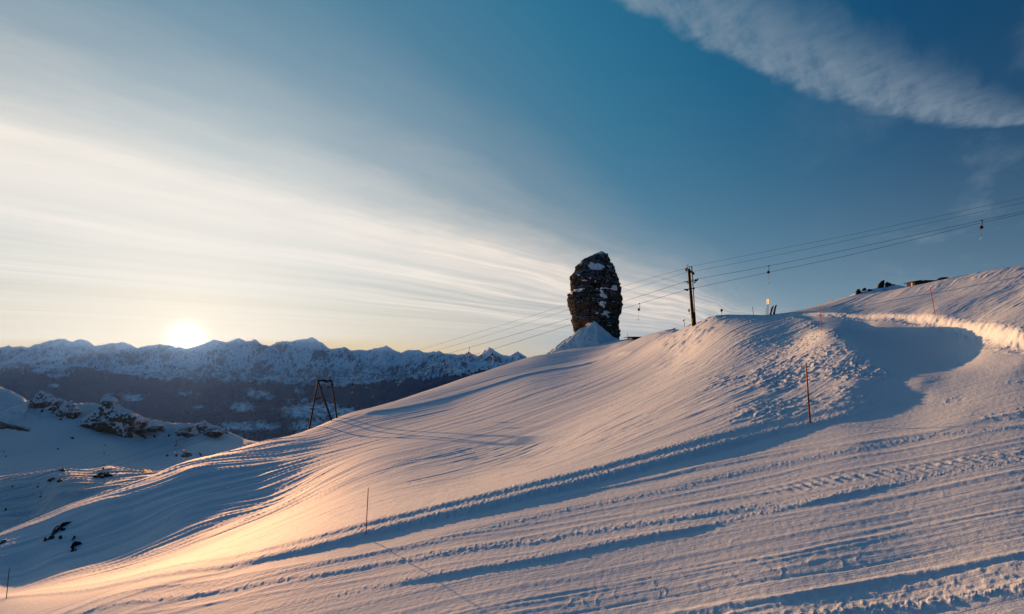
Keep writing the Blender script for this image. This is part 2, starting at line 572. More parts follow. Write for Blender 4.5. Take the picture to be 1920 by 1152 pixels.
def smoothpoly(pts, n=6):
    out = []
    P = [np.array(p) for p in pts]
    for i in range(len(P) - 1):
        p0 = P[max(i - 1, 0)]; p1 = P[i]; p2 = P[i + 1]; p3 = P[min(i + 2, len(P) - 1)]
        for t in np.linspace(0, 1, n, endpoint=False):
            out.append(tuple(.5 * ((2 * p1) + (p2 - p0) * t + (2 * p0 - 5 * p1 + 4 * p2 - p3) * t * t + (3 * p1 - p0 - 3 * p2 + p3) * t ** 3)))
    out.append(tuple(P[-1]))
    return out


T = GX
V = GY
W1 = GX * .83 + GY * .55          # along the wind-packed ridges of the hill
C1 = -GX * .55 + GY * .83
dz_ = np.zeros_like(GZ)
px_m = GY / 512.                  # metres per rendered pixel, across


def vis(wl, k=2.5):               # fade detail finer than the grid
    return sst(.6, 1.6, wl / (px_m * k))


# marked edge of the run: two low ragged steps cut into the hill
edge_px = [(-250, 1215), (12, 1124), (200, 1102), (340, 1076), (500, 1050), (690, 1007), (850, 970), (1000, 934), (1260, 868), (1400, 831), (1519, 801), (1630, 776), (1725, 752), (1800, 742)]
edge = smoothpoly(poly_of(edge_px), 5)
sd, tt = polydist(edge, GX, GY)
rag = fbm(GX * 6., GY * 6., 2, 11) * .12 * vis(.16, 1.5) + fbm(GX * 1.3, GY * 1.3, 3, 13) * .22 + fbm(GX * .25, GY * .25, 2, 12) * .5
sde = sd + rag * .28
endf = sst(1.0, .90, tt) * sst(0., .04, tt)
big = .24 + .46 * sst(.45, .68, tt) * sst(.95, .78, tt)
hill_side = (sd > 0)
step = lambda s, w: .5 * (1 + np.tanh(s / w))
dz_ += endf * big * (.30 * step(sde, .20) * np.exp(-np.maximum(sd, 0) / 3.5) + .19 * step(sde - 1.0, .22) * np.exp(-np.maximum(sd - 1.0, 0) / 3.5))
strip = sst(-.35, .1, sd) * sst(2.1, 1.1, sd) * endf
dz_ += strip * big * (np.abs(fbm(GX * 5.5, GY * 5.5, 3, 21)) * .085 * vis(.16, 1.5)) 
groom = sst(.3, -.6, sd)                       # 1 on the groomed run
# mound lip beside the side run
lip = smoothpoly(poly_of([(1735, 748), (1700, 726), (1660, 699), (1632, 676), (1605, 652), (1580, 634), (1555, 619), (1520, 604), (1480, 594), (1440, 593)]), 5)
sl, tl = polydist(lip, GX, GY)
lipf = sst(.15, .5, tl)
dz_ += lipf * (1 - .8 * sst(.45, .65, tl)) * (.14 * np.exp(-((sl - .5) / 1.1) ** 2) - .14 * np.exp(-((sl + 2.6) / 2.0) ** 2))
side_run = sst(.3, -.6, sl) * (GY > 12) * (GX > 8) * (np.abs(sl) < 16)
# the cut bank beyond the side run
bank_px = [(2300, 720), (2050, 672), (1920, 659), (1850, 643), (1800, 630), (1720, 607), (1650, 598.5), (1560, 593.5), (1480, 591.5)]
bankp = smoothpoly(poly_of(bank_px), 5)
sb, tb = polydist(bankp, GX, GY)
sb = -sb                                        # positive beyond the bank
Hb = np.interp(tb, [0, .2, .45, .7, .88, 1.0], [.85, .80, .54, .30, .18, .0])
bmask = (sb > -3) & (np.abs(sb) < 60) & (GX > 10) & (GY > 9)
rb = fbm(GX * 1.1, GY * 1.1, 3, 31) * .26 + fbm(GX * 4.5, GY * 4.5, 2, 33) * .06
dz_ += np.where(bmask, Hb * (step(sb + rb * .9 - .40, .26) * np.exp(-np.maximum(sb, 0) / 14.)), 0)
dz_ += np.where(bmask, Hb * .14 * np.exp(-((sb - .5) / .6) ** 2) * (fbm(GX * 2.2, GY * 2.2, 3, 34)), 0) + np.where(bmask, .16 * np.exp(-((sb + .15) / .45) ** 2) * np.maximum(fbm(GX * 2.0, GY * 2.0, 3, 36), 0) * (Hb > .2), 0)
groom = np.maximum(groom, side_run) * np.where(bmask, sst(.2, -.4, sb), 1)
hill = (1 - groom)

# groomer lines on the run
def lane(v0, h, w, t0=-99, t1=99, rough=0., steep=0., wob=.05, seed=1):
    vv = np.interp(T, [p_[0] for p_ in v0], [p_[1] for p_ in v0]) if isinstance(v0, list) else v0
    q_ = V - vv + fbm(T * .7, T * 0 + 3.3, 2, seed) * wob
    if rough: q_ = q_ + fbm(T * 2.6, V * 2.6, 3, seed + 3) * rough
    am = sst(t0 - .1, t0 + 2.0, T) * sst(t1 + .1, t1 - 2.0, T)
    pr = np.exp(-(q_ / w) ** 2) if not steep else step(q_, steep) * np.exp(-np.maximum(q_, 0) / w)
    return groom * am * h * pr


def clods(v0, w, h, t0, t1, fr=5., seed=1, thr=.05):
    vv = np.interp(T, [p_[0] for p_ in v0], [p_[1] for p_ in v0]) if isinstance(v0, list) else v0
    am = np.exp(-((V - vv) / w) ** 2) * sst(t0 - .1, t0 + 1.5, T) * sst(t1 + .1, t1 - 1.5, T)
    n_ = np.maximum(fbm(T * fr, V * fr, 3, seed) - thr, 0) + .35 * np.maximum(fbm(T * fr * 2.1, V * fr * 2.1, 2, seed + 9), 0)
    return groom * am * h * n_ * vis(1. / fr, 1.6)


def lp(*pix):                      # line seen in the photograph -> (along, across) on the ground
    return sorted((float(h_.x), float(h_.y)) for h_ in (hit(*p_) for p_ in pix))


def shift(l, dv): return [(a_, b_ + dv) for a_, b_ in l]


L_dark = lp((600, 1126), (796, 1088), (926, 1069), (1032, 1049), (1149, 1026), (1259, 1004), (1342, 987), (1462, 959), (1552, 939), (1642, 916), (1762, 894), (1920, 867), (2080, 842))
L_berm = lp((146, 1152), (299, 1124), (474, 1097), (600, 1077), (796, 1045), (992, 1018), (1090, 1002), (1189, 985), (1259, 977), (1350, 962), (1425, 950), (1500, 938))
L_ridge = lp((200, 1118), (420, 1090), (600, 1055), (796, 1014), (926, 983), (1071, 951), (1259, 914), (1350, 890), (1500, 859), (1590, 842), (1725, 817), (1785, 810), (1912, 799))
L_soft = lp((1400, 866), (1500, 848), (1575, 838), (1680, 824), (1760, 812))
t_of = lambda px, py: float(hit(px, py).x)
ta, tb_ = t_of(830, 1085), t_of(1300, 1000)
tc_, td_ = t_of(1440, 962), t_of(1680, 912)
dz_ += lane(L_dark, .062, .9, ta - 2, tb_ + 1.5, .06, .06, .06, 41) + lane(L_dark, .05, .65, tc_ - .4, td_ + 1., .09, .06, .06, 40)
dz_ += clods(shift(L_dark, .15), .20, .032, -60, 60, 9., 42)
dz_ += clods(L_berm, .25, .045, -60, t_of(1500, 938), 7.5, 44) + lane(shift(L_berm, -.12), .03, .6, -60, t_of(1500, 938), .15, .08, .1, 45)
dz_ += lane(L_ridge, .03, .5, -60, 16, .07, 0, .15, 46) + clods(shift(L_ridge, -.3), .20, .032, -60, 16, 9., 47)
dz_ += lane(L_soft, .035, 1.0, -60, 60, .08, .12, .15, 49)
L2 = lp((1200, 1057), (1492, 1004), (1687, 961), (1920, 912)); L3 = lp((1200, 1090), (1462, 1047), (1687, 1000), (1920, 955))
L4 = lp((1200, 1130), (1462, 1087), (1605, 1066), (1725, 1040), (1920, 1004)); L5 = lp((1200, 1109), (1425, 1073), (1650, 1032), (1920, 978))
for l_, h_, w_, s_ in ((L2, .010, .10, 51), (shift(L3, .07), .015, .05, 52), (shift(L3, -.09), .011, .045, 53), (L4, -.015, .03, 54), (L5, .008, .05, 55), (shift(L2, .8), .008, .1, 57), (shift(L2, -.5), .008, .06, 56),
                       (shift(L_dark, 1.6), .014, .1, 61), (shift(L_dark, 2.6), .014, .1, 62), (shift(L_berm, .9), .012, .1, 63), (shift(L_berm, -.8), .010, .08, 64), (shift(L_ridge, 1.2), .014, .1, 65)):
    dz_ += lane(l_, h_, w_, -99, 99, .008, 0, .05, s_)
# rough strip and berm at the near edge
N0 = lp((1267, 1152), (1462, 1122), (1650, 1088), (1920, 1038)); N1 = lp((1462, 1139), (1725, 1087), (1920, 1056)); N2 = lp((1612, 1150), (1755, 1133), (1920, 1108))
fv = lambda l_: np.interp(T, [p_[0] for p_ in l_], [p_[1] for p_ in l_])
nb = sst(-.28, .0, V - fv(N1)) * sst(.16, -.04, V - fv(N0))
dz_ += groom * nb * (fbm(T * .4, V * 8., 3, 71) * .017 + np.maximum(fbm(T * 5, V * 5, 3, 72), 0) * .024)
dz_ += groom * np.exp(-((V - fv(N0)) / .09) ** 2) * .025
dz_ += clods(shift(N2, .04), .14, .055, -2, 60, 8., 73, -.05) + lane(N2, .028, .20, -2, 60, .10, 0, .08, 74)
dz_ += groom * sst(.0, .3, V - fv(N2)) * sst(.1, -.2, V - fv(N1)) * np.maximum(fbm(T * 6, V * 6, 3, 77), 0) * .028
# tiller tread beside the dark line
tr = np.exp(-((V - np.interp(T, *zip(*lp((1420, 930), (1600, 896), (1760, 872), (1920, 850))))) / .36) ** 2) * sst(t_of(1380, 936), t_of(1520, 910), T)
dz_ += groom * tr * (np.sin(T * 2 * math.pi / .26 + fbm(T * 1.2, V * 1.2, 2, 75) * 2 + V * 3.5) * .014 + np.maximum(fbm(T * 5, V * 5, 2, 76), 0) * .035) * vis(.26, 1.5)
# fine parallel combing of the run, soft crust cracks
dz_ += groom * (perlin(V * 3.3 + fbm(T * .12, V * .12, 2, 80), T * .04, 81) * .004 + perlin(V * 8., T * .07, 82) * .0034 * vis(.2) + fbm(GX * .5, GY * .5, 2, 83) * .009)
cr = np.abs(perlin(T * 1.4 + fbm(T * 1.7, V * 1.7, 2, 85) * .8, V * .6, 86))
b_of = lambda lo, hi: sst(.0, .2, V - fv(lo)) * sst(.0, .2, fv(hi) - V)
crm = np.maximum(b_of(L4, L3), b_of(shift(L2, .05), shift(L_dark, -.8))) * sst(-.15, .25, fbm(T * .35, V * .35, 2, 87)) * sst(-4, .5, T)
dz_ += groom * crm * .009 * np.exp(-(cr / .05) ** 2)

# wind-packed ridges on the open hill
wq = fbm(GX * .06, GY * .06, 2, 90) * 3.0
sa1 = fbm(W1 * .028 + wq * .1, C1 * .42 + wq * .32, 3, 91)
sa2 = fbm(W1 * .085 + wq * .2, C1 * 1.25 + wq * .75, 3, 92)
sa3 = fbm(W1 * .35, C1 * 3.6 + wq * 1.6, 2, 93)
patchy = .45 + .55 * sst(-.25, .35, fbm(GX * .05, GY * .05, 2, 94))
awy = sst(0., 8., sd)                           # calm beside the edge
dz_ += hill * (awy * .9 + .1) * (sa1 * .085 * np.clip(GY / 60, .35, 1.4) * (1 - .45 * sst(20, 32, GX)) + patchy * ((sa2 + .7 * np.abs(sa2)) * .050 * vis(.8, 3) + (sa3 + .6 * np.abs(sa3)) * .034 * vis(.28, 2.2))
               + sst(0, .3, fbm(GX * .07, GY * .07, 2, 96)) * step(fbm(W1 * .22, C1 * 1.5 + wq, 3, 97) - .10, .05) * .028 * vis(.5, 2))
dz_ += hill * fbm(GX * .02, GY * .02, 2, 95) * .5 * sst(30, 90, GY)
bowlm = sst(-.25, -.42, GX / GY) * sst(33, 41, GY) * sst(95, 75, GY)
dz_ += hill * bowlm * (sa1 * .12 + (sa2 + .6 * np.abs(sa2)) * .075 * vis(.8, 2) + sa3 * .03 + fbm(GX * .10, GY * .10, 3, 99) * .25)
# churned snow on the shoulder next to the lip, broken crust below it
up = GX / GY
ch = sst(.36, .52, up) * sst(.80, .66, up) * sst(19, 24, GY) * sst(75, 60, GY) * (sl > -.2)
chn = np.maximum(fbm(GX * 2.3, GY * 2.3, 4, 101, .62) - .03, 0) * sst(-.2, .25, fbm(GX * .16, GY * .16, 3, 102))
near_lip = np.exp(-np.maximum(sl, 0) / 3.5)
dz_ += hill * ch * chn * (.15 + .16 * near_lip)
crust = sst(.33, .44, up) * sst(.62, .52, up) * sst(20, 24, GY) * sst(46, 36, GY)
cn = fbm(W1 * .9, C1 * 2.4, 3, 103)
dz_ += hill * crust * (step(cn - .06, .05) * .07 * sst(-.1, .25, fbm(GX * .3, GY * .3, 2, 104)))
knoll = sst(.25, .33, up) * sst(.45, .38, up) * sst(55, 70, GY) * sst(130, 100, GY)
dz_ += hill * knoll * np.maximum(fbm(GX * .5, GY * .5, 3, 105), 0) * .5
# churned snow where the side run meets the main one
jn = sst(10, 14, GX) * sst(15, 17, GY) * sst(26, 20, GY) * (sl < .5)
dz_ += jn * np.maximum(fbm(GX * 4.2, GY * 4.2, 3, 106, .6) - .03, 0) * .055 * sst(-.15, .3, fbm(GX * .35, GY * .35, 2, 107)) * vis(.2, 1.4)
# skier-made groove climbing to the foot of the pinnacle
gr = smoothpoly([tuple(hit(a_, b_)[:2]) for a_, b_ in ((668, 779), (740, 768), (830, 749), (930, 722), (1040, 696), (1140, 673), (1190, 662))], 6)
sg_, tg_ = polydist(gr, GX, GY)
gw = np.clip(GY / 70., .8, 3.2)
dz_ += sst(0., .05, tg_) * sst(1., .9, tg_) * (.26 * gw * step(sg_ / gw + fbm(GX * .3, GY * .3, 2, 110) * .2, .35) * np.exp(-np.maximum(sg_ / gw, 0) / 2.6))
# grain
dz_ += fbm(GX * 7, GY * 7, 2, 120) * .005 * vis(.14, 1.6) + hill * fbm(GX * 2.2, GY * 2.2, 3, 121) * .016 * sst(-.2, .3, fbm(GX * .11, GY * .11, 2, 122)) * vis(.45, 1.6)
GZ = GZ + dz_
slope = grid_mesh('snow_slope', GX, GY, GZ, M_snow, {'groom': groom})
tag(slope, kind='structure')


# snow shelf and bowl below the hill, left
def sheet(name, pts, u0, u1, nu, d0, d1, nd, disp, mat, attrs=None):
    s = TPS(pts)
    uu = np.linspace(u0, u1, nu); dd = np.exp(np.linspace(math.log(d0), math.log(d1), nd))
    K = s.grid(uu, dd)
    U_, D_ = np.meshgrid(uu, dd)
    x, y = U_ * D_, D_
    z = K * D_ + disp(x, y, U_)
    o = grid_mesh(name, x, y, z, mat, attrs(x, y, z) if attrs else None)
    tag(o, kind='structure')
    return uu, dd, z


basin = [(-600, 1110, 110), (-200, 1060, 120), (0, 1002, 135), (200, 960, 140), (450, 930, 140), (700, 880, 150), (1000, 840, 150), (0, 962, 152), (0, 925, 168), (90, 935, 158), (-300, 960, 160), (80, 960, 148), (150, 940, 147), (200, 922, 150), (200, 904, 166), (100, 905, 167), (100, 922, 154), (20, 914, 172), (300, 898, 168), (300, 915, 150),
         (-300, 905, 190), (0, 895, 192), (55, 888, 192), (110, 881, 190), (165, 884, 190), (205, 876, 192), (250, 884, 190), (300, 886, 188), (420, 880, 190), (700, 850, 190), (1000, 820, 190)]
basin += [(px, py + 14, 240) for px, py, _ in basin[-10:]] + [(px, py + 22, 310) for px, py, _ in basin[-10:]]
basin += [(-600, 890, 380), (-300, 888, 380), (0, 886, 380), (200, 886, 375), (400, 886, 370), (700, 880, 360), (-300, 862, 430), (0, 862, 430), (200, 858, 430), (400, 858, 425), (520, 858, 420),
          (-300, 835, 480), (0, 835, 480), (200, 828, 490), (380, 834, 490), (470, 850, 470), (-600, 800, 560), (-300, 795, 560), (0, 797, 560), (60, 772, 575), (130, 778, 570), (200, 800, 560), (270, 822, 550), (330, 830, 545), (400, 822, 545), (450, 830, 540), (490, 839, 530), (560, 856, 520),
          (0, 782, 590), (-300, 775, 590), (60, 758, 592), (110, 758, 592), (160, 768, 590), (200, 768, 590), (240, 783, 580), (300, 801, 570), (345, 806, 565), (390, 806, 560), (420, 816, 556), (455, 827, 552), (490, 833, 548), (560, 850, 540)]
basin += [(px, py + 30, dd * 1.2) for px, py, dd in basin[-12:]] + [(px, py + 110, dd * 1.6) for px, py, dd in basin[-12:]]


def basin_disp(x, y, u):
    w, c = x * .83 + y * .55, -x * .55 + y * .83
    near = sst(260, 200, y)
    o = near * (fbm(w * .03, c * .22, 4, 201) * 1.1 + fbm(x * .02, y * .03, 3, 203) * .8)
    craggy = sst(535, 565, y) * sst(760, 650, y) * sst(-1.05, -.92, u) * sst(-.5, -.56, u)
    o = o + craggy * (fbm(x * .05, y * .05, 5, 204, .55, True) * 7. - 2.)
    return o + sst(300, 400, y) * fbm(x * .012, y * .012, 4, 205) * 3.


def basin_attr(x, y, z):
    u = x / y
    c = sst(530, 552, y) * sst(640, 600, y) * sst(-.985, -.95, u) * sst(-.52, -.58, u)
    return {'crag': c * (.6 + .8 * fbm(x * .03, y * .03, 3, 207))}


BU, BD, BZ = sheet('snow_basin', basin, -1.7, .3, 700, 95, 900, 520, basin_disp, rock_material('snowfield', (.02, .014, .010), (.12, .075, .042), .62, .12, .58, True))
print('basin done')
# the farther hill at the left frame edge
lh = [(-700, 690, 800), (-300, 700, 800), (-60, 722, 800), (0, 737, 800), (25, 748, 790), (50, 762, 780), (75, 790, 770), (120, 840, 760), (300, 900, 760)]
lhp = lh + [(px, py + 32, dd * .93) for px, py, dd in lh] + [(px, py + 75, dd * .85) for px, py, dd in lh] + [(px, py + 40, dd * 1.2) for px, py, dd in lh]
sheet('snow_hill', lhp, -1.9, -.6, 260, 640, 1100, 180, lambda x, y, u: fbm(x * .02, y * .02, 5, 211, .55, True) * 7.,
      rock_material('hill_snow', (.012, .010, .010), (.06, .05, .045), .34, .10, .58))

# ------------------------------------------------------------------ mountains over the valley
sk = [(-900, 650), (-500, 640), (-200, 655), (-60, 648), (0, 652), (16, 648), (24, 651), (40, 649), (50, 652), (65, 647), (85, 641), (100, 638), (112, 635.5), (124, 636), (134, 641), (146, 637.5), (158, 637), (168, 641), (180, 650), (196, 646), (210, 644), (230, 642),
      (245, 646), (258, 653), (270, 650), (285, 647), (300, 645), (312, 647), (330, 651), (352, 654), (372, 648), (388, 643), (402, 637), (410, 640), (425, 642), (434, 638), (448, 634), (460, 640), (470, 639), (478, 637), (494, 647), (504, 649), (520, 642), (530, 640), (545, 641),
      (562, 637), (574, 635), (586, 632), (596, 639), (606, 645), (618, 655), (632, 653), (646, 651), (660, 658), (674, 656), (686, 658), (700, 654), (712, 652), (724, 648.5), (736, 655), (752, 661), (762, 657), (780, 656), (796, 661), (812, 660), (822, 658), (832, 663), (846, 663),
      (858, 665), (870, 662), (878, 660), (886, 664), (897, 668), (905, 658), (918, 652), (930, 659), (942, 666), (955, 668), (964, 660), (970, 658), (980, 665), (990, 672), (1050, 668), (1150, 660), (1400, 650), (1700, 640), (2300, 650), (3000, 650)]
mu_ = np.concatenate([np.linspace(-1.8, -1.06, 90), np.linspace(-1.055, .20, 950), np.linspace(.205, 1.8, 120)])
sp = np.array(sk, float)
su, skz = ray(sp[:, 0], sp[:, 1])
NM = 420
cz = np.interp(mu_, su, skz) + fbm(mu_ * 100, mu_ * 0 + .5, 3, 299, .6) * .0020
prof_d = np.array([4500, 5600, 6900, 7900, 9300, 10400, 11700, 13000, 14200], float)
tree_px = np.interp(mu_, ray(np.array([-900, 0, 150, 240, 330, 450, 540, 640, 740, 860, 2300]), 690)[0], [690, 692, 694, 702, 708, 716, 720, 724, 718, 700, 690])
tree_k = ray(960, tree_px)[1]
val = np.array([[-.33] * len(mu_), [-.262] * len(mu_), [-.172] * len(mu_), [-.118] * len(mu_), tree_k - .018, tree_k + .006, tree_k * .45 + cz * .55 - .006, tree_k * .12 + cz * .88, cz])
md = np.concatenate([np.exp(np.linspace(math.log(4500), math.log(14200), NM - 40)), np.linspace(14225, 15500, 40)])
KM = np.empty((NM, len(mu_)))
i_ = np.clip(np.searchsorted(prof_d, md) - 1, 0, len(prof_d) - 2)
f_ = np.clip((md - prof_d[i_]) / (prof_d[i_ + 1] - prof_d[i_]), 0, 1)[:, None]
KM = val[i_] * (1 - f_) + val[i_ + 1] * f_
KM[md > 14200] = (cz[None] - (md[md > 14200, None] - 14200) / 30000.)
MX = mu_[None] * md[:, None]; MY = np.repeat(md[:, None], len(mu_), 1)
MZ = KM * MY
k_ = 1 / 1000.
wx = fbm(MX * k_ * .5, MY * k_ * .5, 2, 301) * .9
rid = fbm(MX * k_ * 1.0 + wx, MY * k_ * .42, 5, 302, .52, True)
rid2 = fbm(MX * k_ * 2.6 + wx, MY * k_ * 1.6, 5, 306, .58, True)
mid = sst(8200, 10500, MY) * sst(14250, 12600, MY)
MZ = MZ + mid * ((rid - .35) * 380 + (rid2 - .3) * 100) + sst(5000, 7000, MY) * sst(9800, 8600, MY) * (rid2 - .3) * 60
cr_ = sst(12600, 13900, MY)
MZ = MZ + cr_ * (fbm(MX * k_ * 5, MY * k_ * 1.2, 4, 309, .6, True) - .3) * 34
limit = MY * (cz[None] - np.maximum(14200 - MY, 0) * 1.5e-6)
MZ = np.where(MY < 14210, np.minimum(MZ, limit), MZ)
M_mtn, b_ = material('mountain_snow')
oc = objco(); x, y, z = sep(oc)
gn = X.nt.nodes.new('ShaderNodeNewGeometry'); nx, ny, nz = sep(X(gn.outputs['True Normal']))
n1 = noise(comb(x, y * .5, z * 1.6), .0018, 4., .55); n2 = noise(oc, .009, 3., .6)
rk = ss(.62, .50, nz + (n1 - .5) * .36 + (n2 - .5) * .12) * .85
field = ss(.50, .58, noise(comb(x * .6, y, z), .0018, 6., .62)) 
lowland = ss(-250., -420., z + (n1 - .5) * 300.)
setin(b_, 'Base Color', mix(X.m('MAXIMUM', rk, lowland * .75 * ss(.42, .6, n2)), (.93, .96, .985), (.06, .056, .056)))
setin(b_, 'Roughness', .8); setin(b_, 'Specular IOR Level', .1)
tag(grid_mesh('mountain_range', MX, MY, MZ, M_mtn), kind='structure')
# forest: one far wood over the lower slopes, open where meadows, roads and hamlets are
tk = np.repeat(tree_k[None], NM, 0)
alt = MZ / MY
tl_n = fbm(MX * k_ * 2.2, MY * k_ * 1.2, 5, 321, .6) * .020 + fbm(MX * k_ * 9, MY * k_ * 4, 3, 322) * .010
fm = (tk + tl_n - alt) > 0
clear_ = fbm(MX * k_ * 2.4, MY * k_ * 1.2, 5, 323, .62)
vil = np.zeros_like(MX)
for px, py, rx, ry in ((590, 772, 75, 16), (470, 800, 60, 10), (600, 800, 60, 12), (455, 765, 25, 12), (480, 740, 22, 8), (250, 748, 26, 7), (310, 712, 10, 4), (110, 705, 22, 4), (225, 700, 22, 3), (640, 775, 40, 14), (500, 705, 25, 10), (560, 735, 14, 8), (540, 712, 16, 5), (100, 725, 14, 3), (350, 740, 18, 3), (370, 765, 12, 3)):
    u0, k0 = ray(px, py)
    vil = np.maximum(vil, np.exp(-(((MX / MY - u0) * 960 / rx) ** 2 + ((alt - k0) * 960 / ry) ** 2)))
speck = fbm(MX * k_ * 14, MY * k_ * 9, 3, 324, .7)
fm &= (clear_ < .40) & (vil * 1.1 + speck * .80 + clear_ * .35 < .60)
M_forest, b_ = material('conifer_forest')
fo = noise(objco(), .02, 6., .7)
setin(b_, 'Base Color', mix(ss(.3, .7, fo), (.008, .022, .034), (.030, .050, .070)))
setin(b_, 'Roughness', .95); setin(b_, 'Specular IOR Level', .05)
jit = np.random.default_rng(3).random(MX.shape) * 22 + 8
fo_ = grid_mesh('forest', MX, MY, MZ + jit, M_forest, None, fm & (MY < 12500))
tag(fo_, 'dark conifer forest covering the lower valley slopes below the snow line', 'forest', None, 'stuff')
print('terrain done')

# ------------------------------------------------------------------ rocks
def n3(x, y, z, f, seed, octv=3, ridged=False):
    return (fbm(x * f, z * f, octv, seed, .55, ridged) + fbm(y * f + 7.7, z * f, octv, seed + 20, .55, ridged) + fbm(x * f + 3.1, y * f - 5.2, octv, seed + 40, .55, ridged)) / 2.2


def resample(pts, n):
    P = np.array(pts + [pts[0]], float)
    L = np.concatenate([[0], np.cumsum(np.hypot(*np.diff(P, axis=0).T))])
    t = np.linspace(0, L[-1], n, endpoint=False)
    return np.stack([np.interp(t, L, P[:, 0]), np.interp(t, L, P[:, 1])], 1)


def crag(name, outline, dist, thick, seed, mat, label, cat='rock', group=None, rough=.12, n=40, sink=.6):
    """upright crag: its profile at its own distance, filled out to a lumpy body with depth"""
    o = resample(outline, n)
    pts = np.array([at(a_, b_, dist) for a_, b_ in o])
    c = pts.mean(0); size = np.ptp(pts[:, 0]) + np.ptp(pts[:, 2])
    V_, F_ = [], []
    lev = np.linspace(-1, 1, 11)
    for l in lev:
        s = (1 - abs(l) ** 2.2) ** .5 * .98 + .02
        q_ = c + (pts - c) * s
        q_[:, 0] += l * thick * c[0] / math.hypot(c[0], c[1]); q_[:, 1] = dist + l * thick * c[1] / math.hypot(c[0], c[1]) + (pts[:, 2] - c[2]) * .10
        V_.append(q_)
    A_ = np.array(V_).reshape(-1, 3)
    f0 = 5.0 / size
    d_ = n3(A_[:, 0], A_[:, 1], A_[:, 2], f0, seed, 4, True) - .25
    A_ = A_ + (A_ - c) * (d_ * rough * 1.6)[:, None] + np.stack([n3(A_[:, 0], A_[:, 2], A_[:, 1], f0 * 2, seed + 3, 2)] * 3, 1) * size * .02 * [1, 1, 1]
    for i in range(len(lev) - 1):
        for j in range(n):
            k = (j + 1) % n
            F_.append([i * n + j, i * n + k, (i + 1) * n + k, (i + 1) * n + j])
    F_.append(list(range(n))[::-1]); F_.append([(len(lev) - 1) * n + j for j in range(n)])
    lowz = c[2] - np.ptp(pts[:, 2]) * .12
    A_[:, 2] = np.where(A_[:, 2] < lowz, A_[:, 2] - (lowz - A_[:, 2]) * sink - .0, A_[:, 2])
    base = (c[0], c[1], A_[:, 2].min())
    ob = mesh_from(name, A_, F_, mat, None, False, base); ob.location = base
    return tag(ob, label, cat, group)


def lying_rock(name, outline, seed, mat, label, group, hitf, lift=.22, n=22):
    """low rock breaking through the snow, its edge following the ground"""
    o = resample(outline, n)
    g_ = np.array([hitf(a_, b_) for a_, b_ in o]); c = g_.mean(0)
    rings = [(1.04, -.35), (1.0, .02), (.86, .55), (.6, .85), (.3, 1.0)]
    V_, F_ = [], []
    for s, h_ in rings:
        q_ = c + (g_ - c) * s
        q_[:, 2] += h_ * lift * (1 + .7 * perlin(q_[:, 0] * 1.3 + seed, q_[:, 1] * 1.3, seed))
        V_ += list(q_)
    V_.append(c + np.array([0, 0, lift * 1.1]))
    for i in range(len(rings) - 1):
        for j in range(n):
            k = (j + 1) % n
            F_.append([i * n + j, i * n + k, (i + 1) * n + k, (i + 1) * n + j])
    for j in range(n): F_.append([(len(rings) - 1) * n + j, (len(rings) - 1) * n + (j + 1) % n, len(V_) - 1])
    ob = mesh_from(name, V_, F_, mat, None, False, tuple(c)); ob.location = tuple(c)
    return tag(ob, label, 'rock', group)


zz_ = lambda ox, oy, s, pts: [(ox + a_ / s, oy + b_ / s) for a_, b_ in pts]


def hit_basin(px, py):
    u, k = (float(t_) for t_ in ray(px, py))
    c = int(np.clip(np.searchsorted(BU, u), 0, len(BU) - 1)); kz = BZ[:, c] / BD
    ok = np.where(kz >= k)[0]; i = ok[0] if len(ok) else int(np.argmax(kz))
    return Vector((u * BD[i], BD[i], kz[i] * BD[i]))


# the rock pinnacle
PD = 245.
prow = [(70, 490, 520), (78, 482, 528), (100, 430, 566), (130, 372, 575), (150, 330, 586), (185, 276, 602), (240, 226, 627), (290, 212, 640), (340, 181, 664), (400, 174, 682), (470, 184, 690), (500, 188, 700), (512, 184, 706), (530, 152, 710),
        (600, 152, 718), (660, 160, 722), (700, 170, 716), (760, 186, 700), (800, 190, 688), (870, 206, 684), (940, 216, 697), (970, 212, 700), (1000, 214, 696), (1060, 226, 690), (1120, 232, 690), (1200, 232, 690)]
pr_ = np.array(prow, float)
NH, NT = 300, 420
Yz = np.concatenate([np.linspace(70, 110, 30), np.linspace(112, 1200, NH - 30)])
XLz = np.interp(Yz, pr_[:, 0], pr_[:, 1]); XRz = np.interp(Yz, pr_[:, 0], pr_[:, 2])
lu, lk = ray(1040 + XLz / 5.757, 460 + Yz / 5.757); ru, rk_ = ray(1040 + XRz / 5.757, 460 + Yz / 5.757)
xl, xr, zr = lu * PD, ru * PD, lk * PD
th = np.linspace(0, 2 * math.pi, NT, endpoint=False) + math.pi / 2
ct, st = np.cos(th), np.sin(th)
pw = lambda v_, e_: np.sign(v_) * np.abs(v_) ** e_
aw = (xr - xl) / 2; xc = (xr + xl) / 2
bw = np.convolve(np.pad(aw, 12, 'edge'), np.ones(25) / 25, 'valid') * .82
PX_ = xc[:, None] + aw[:, None] * pw(ct, .8)[None]
PY_ = PD + bw[:, None] * pw(st, .8)[None]
PZ_ = np.repeat(zr[:, None], NT, 1)
nrm = np.stack([np.repeat(ct[None], NH, 0), np.repeat(st[None], NH, 0)])
blk = n3(PX_, PY_, PZ_, .11, 401, 4, True); fine = n3(PX_, PY_, PZ_, .5, 420, 4, True); crk = n3(PX_ * 1.6, PY_ * 1.6, PZ_ * .45, .3, 440, 3, True)
led = fbm(PZ_ * .28 + n3(PX_, PY_, PZ_, .05, 460, 2) * 3, PX_ * .03, 3, 461)
taper = sst(70, 130, Yz)[:, None] * .8 + .2
edge_w = (.55 + .45 * np.abs(st[None]) ** 1.0)     # keep the profile, roughen it less than the faces
blk, crk, fine = blk - blk.mean(), crk - crk.mean(), fine - fine.mean()
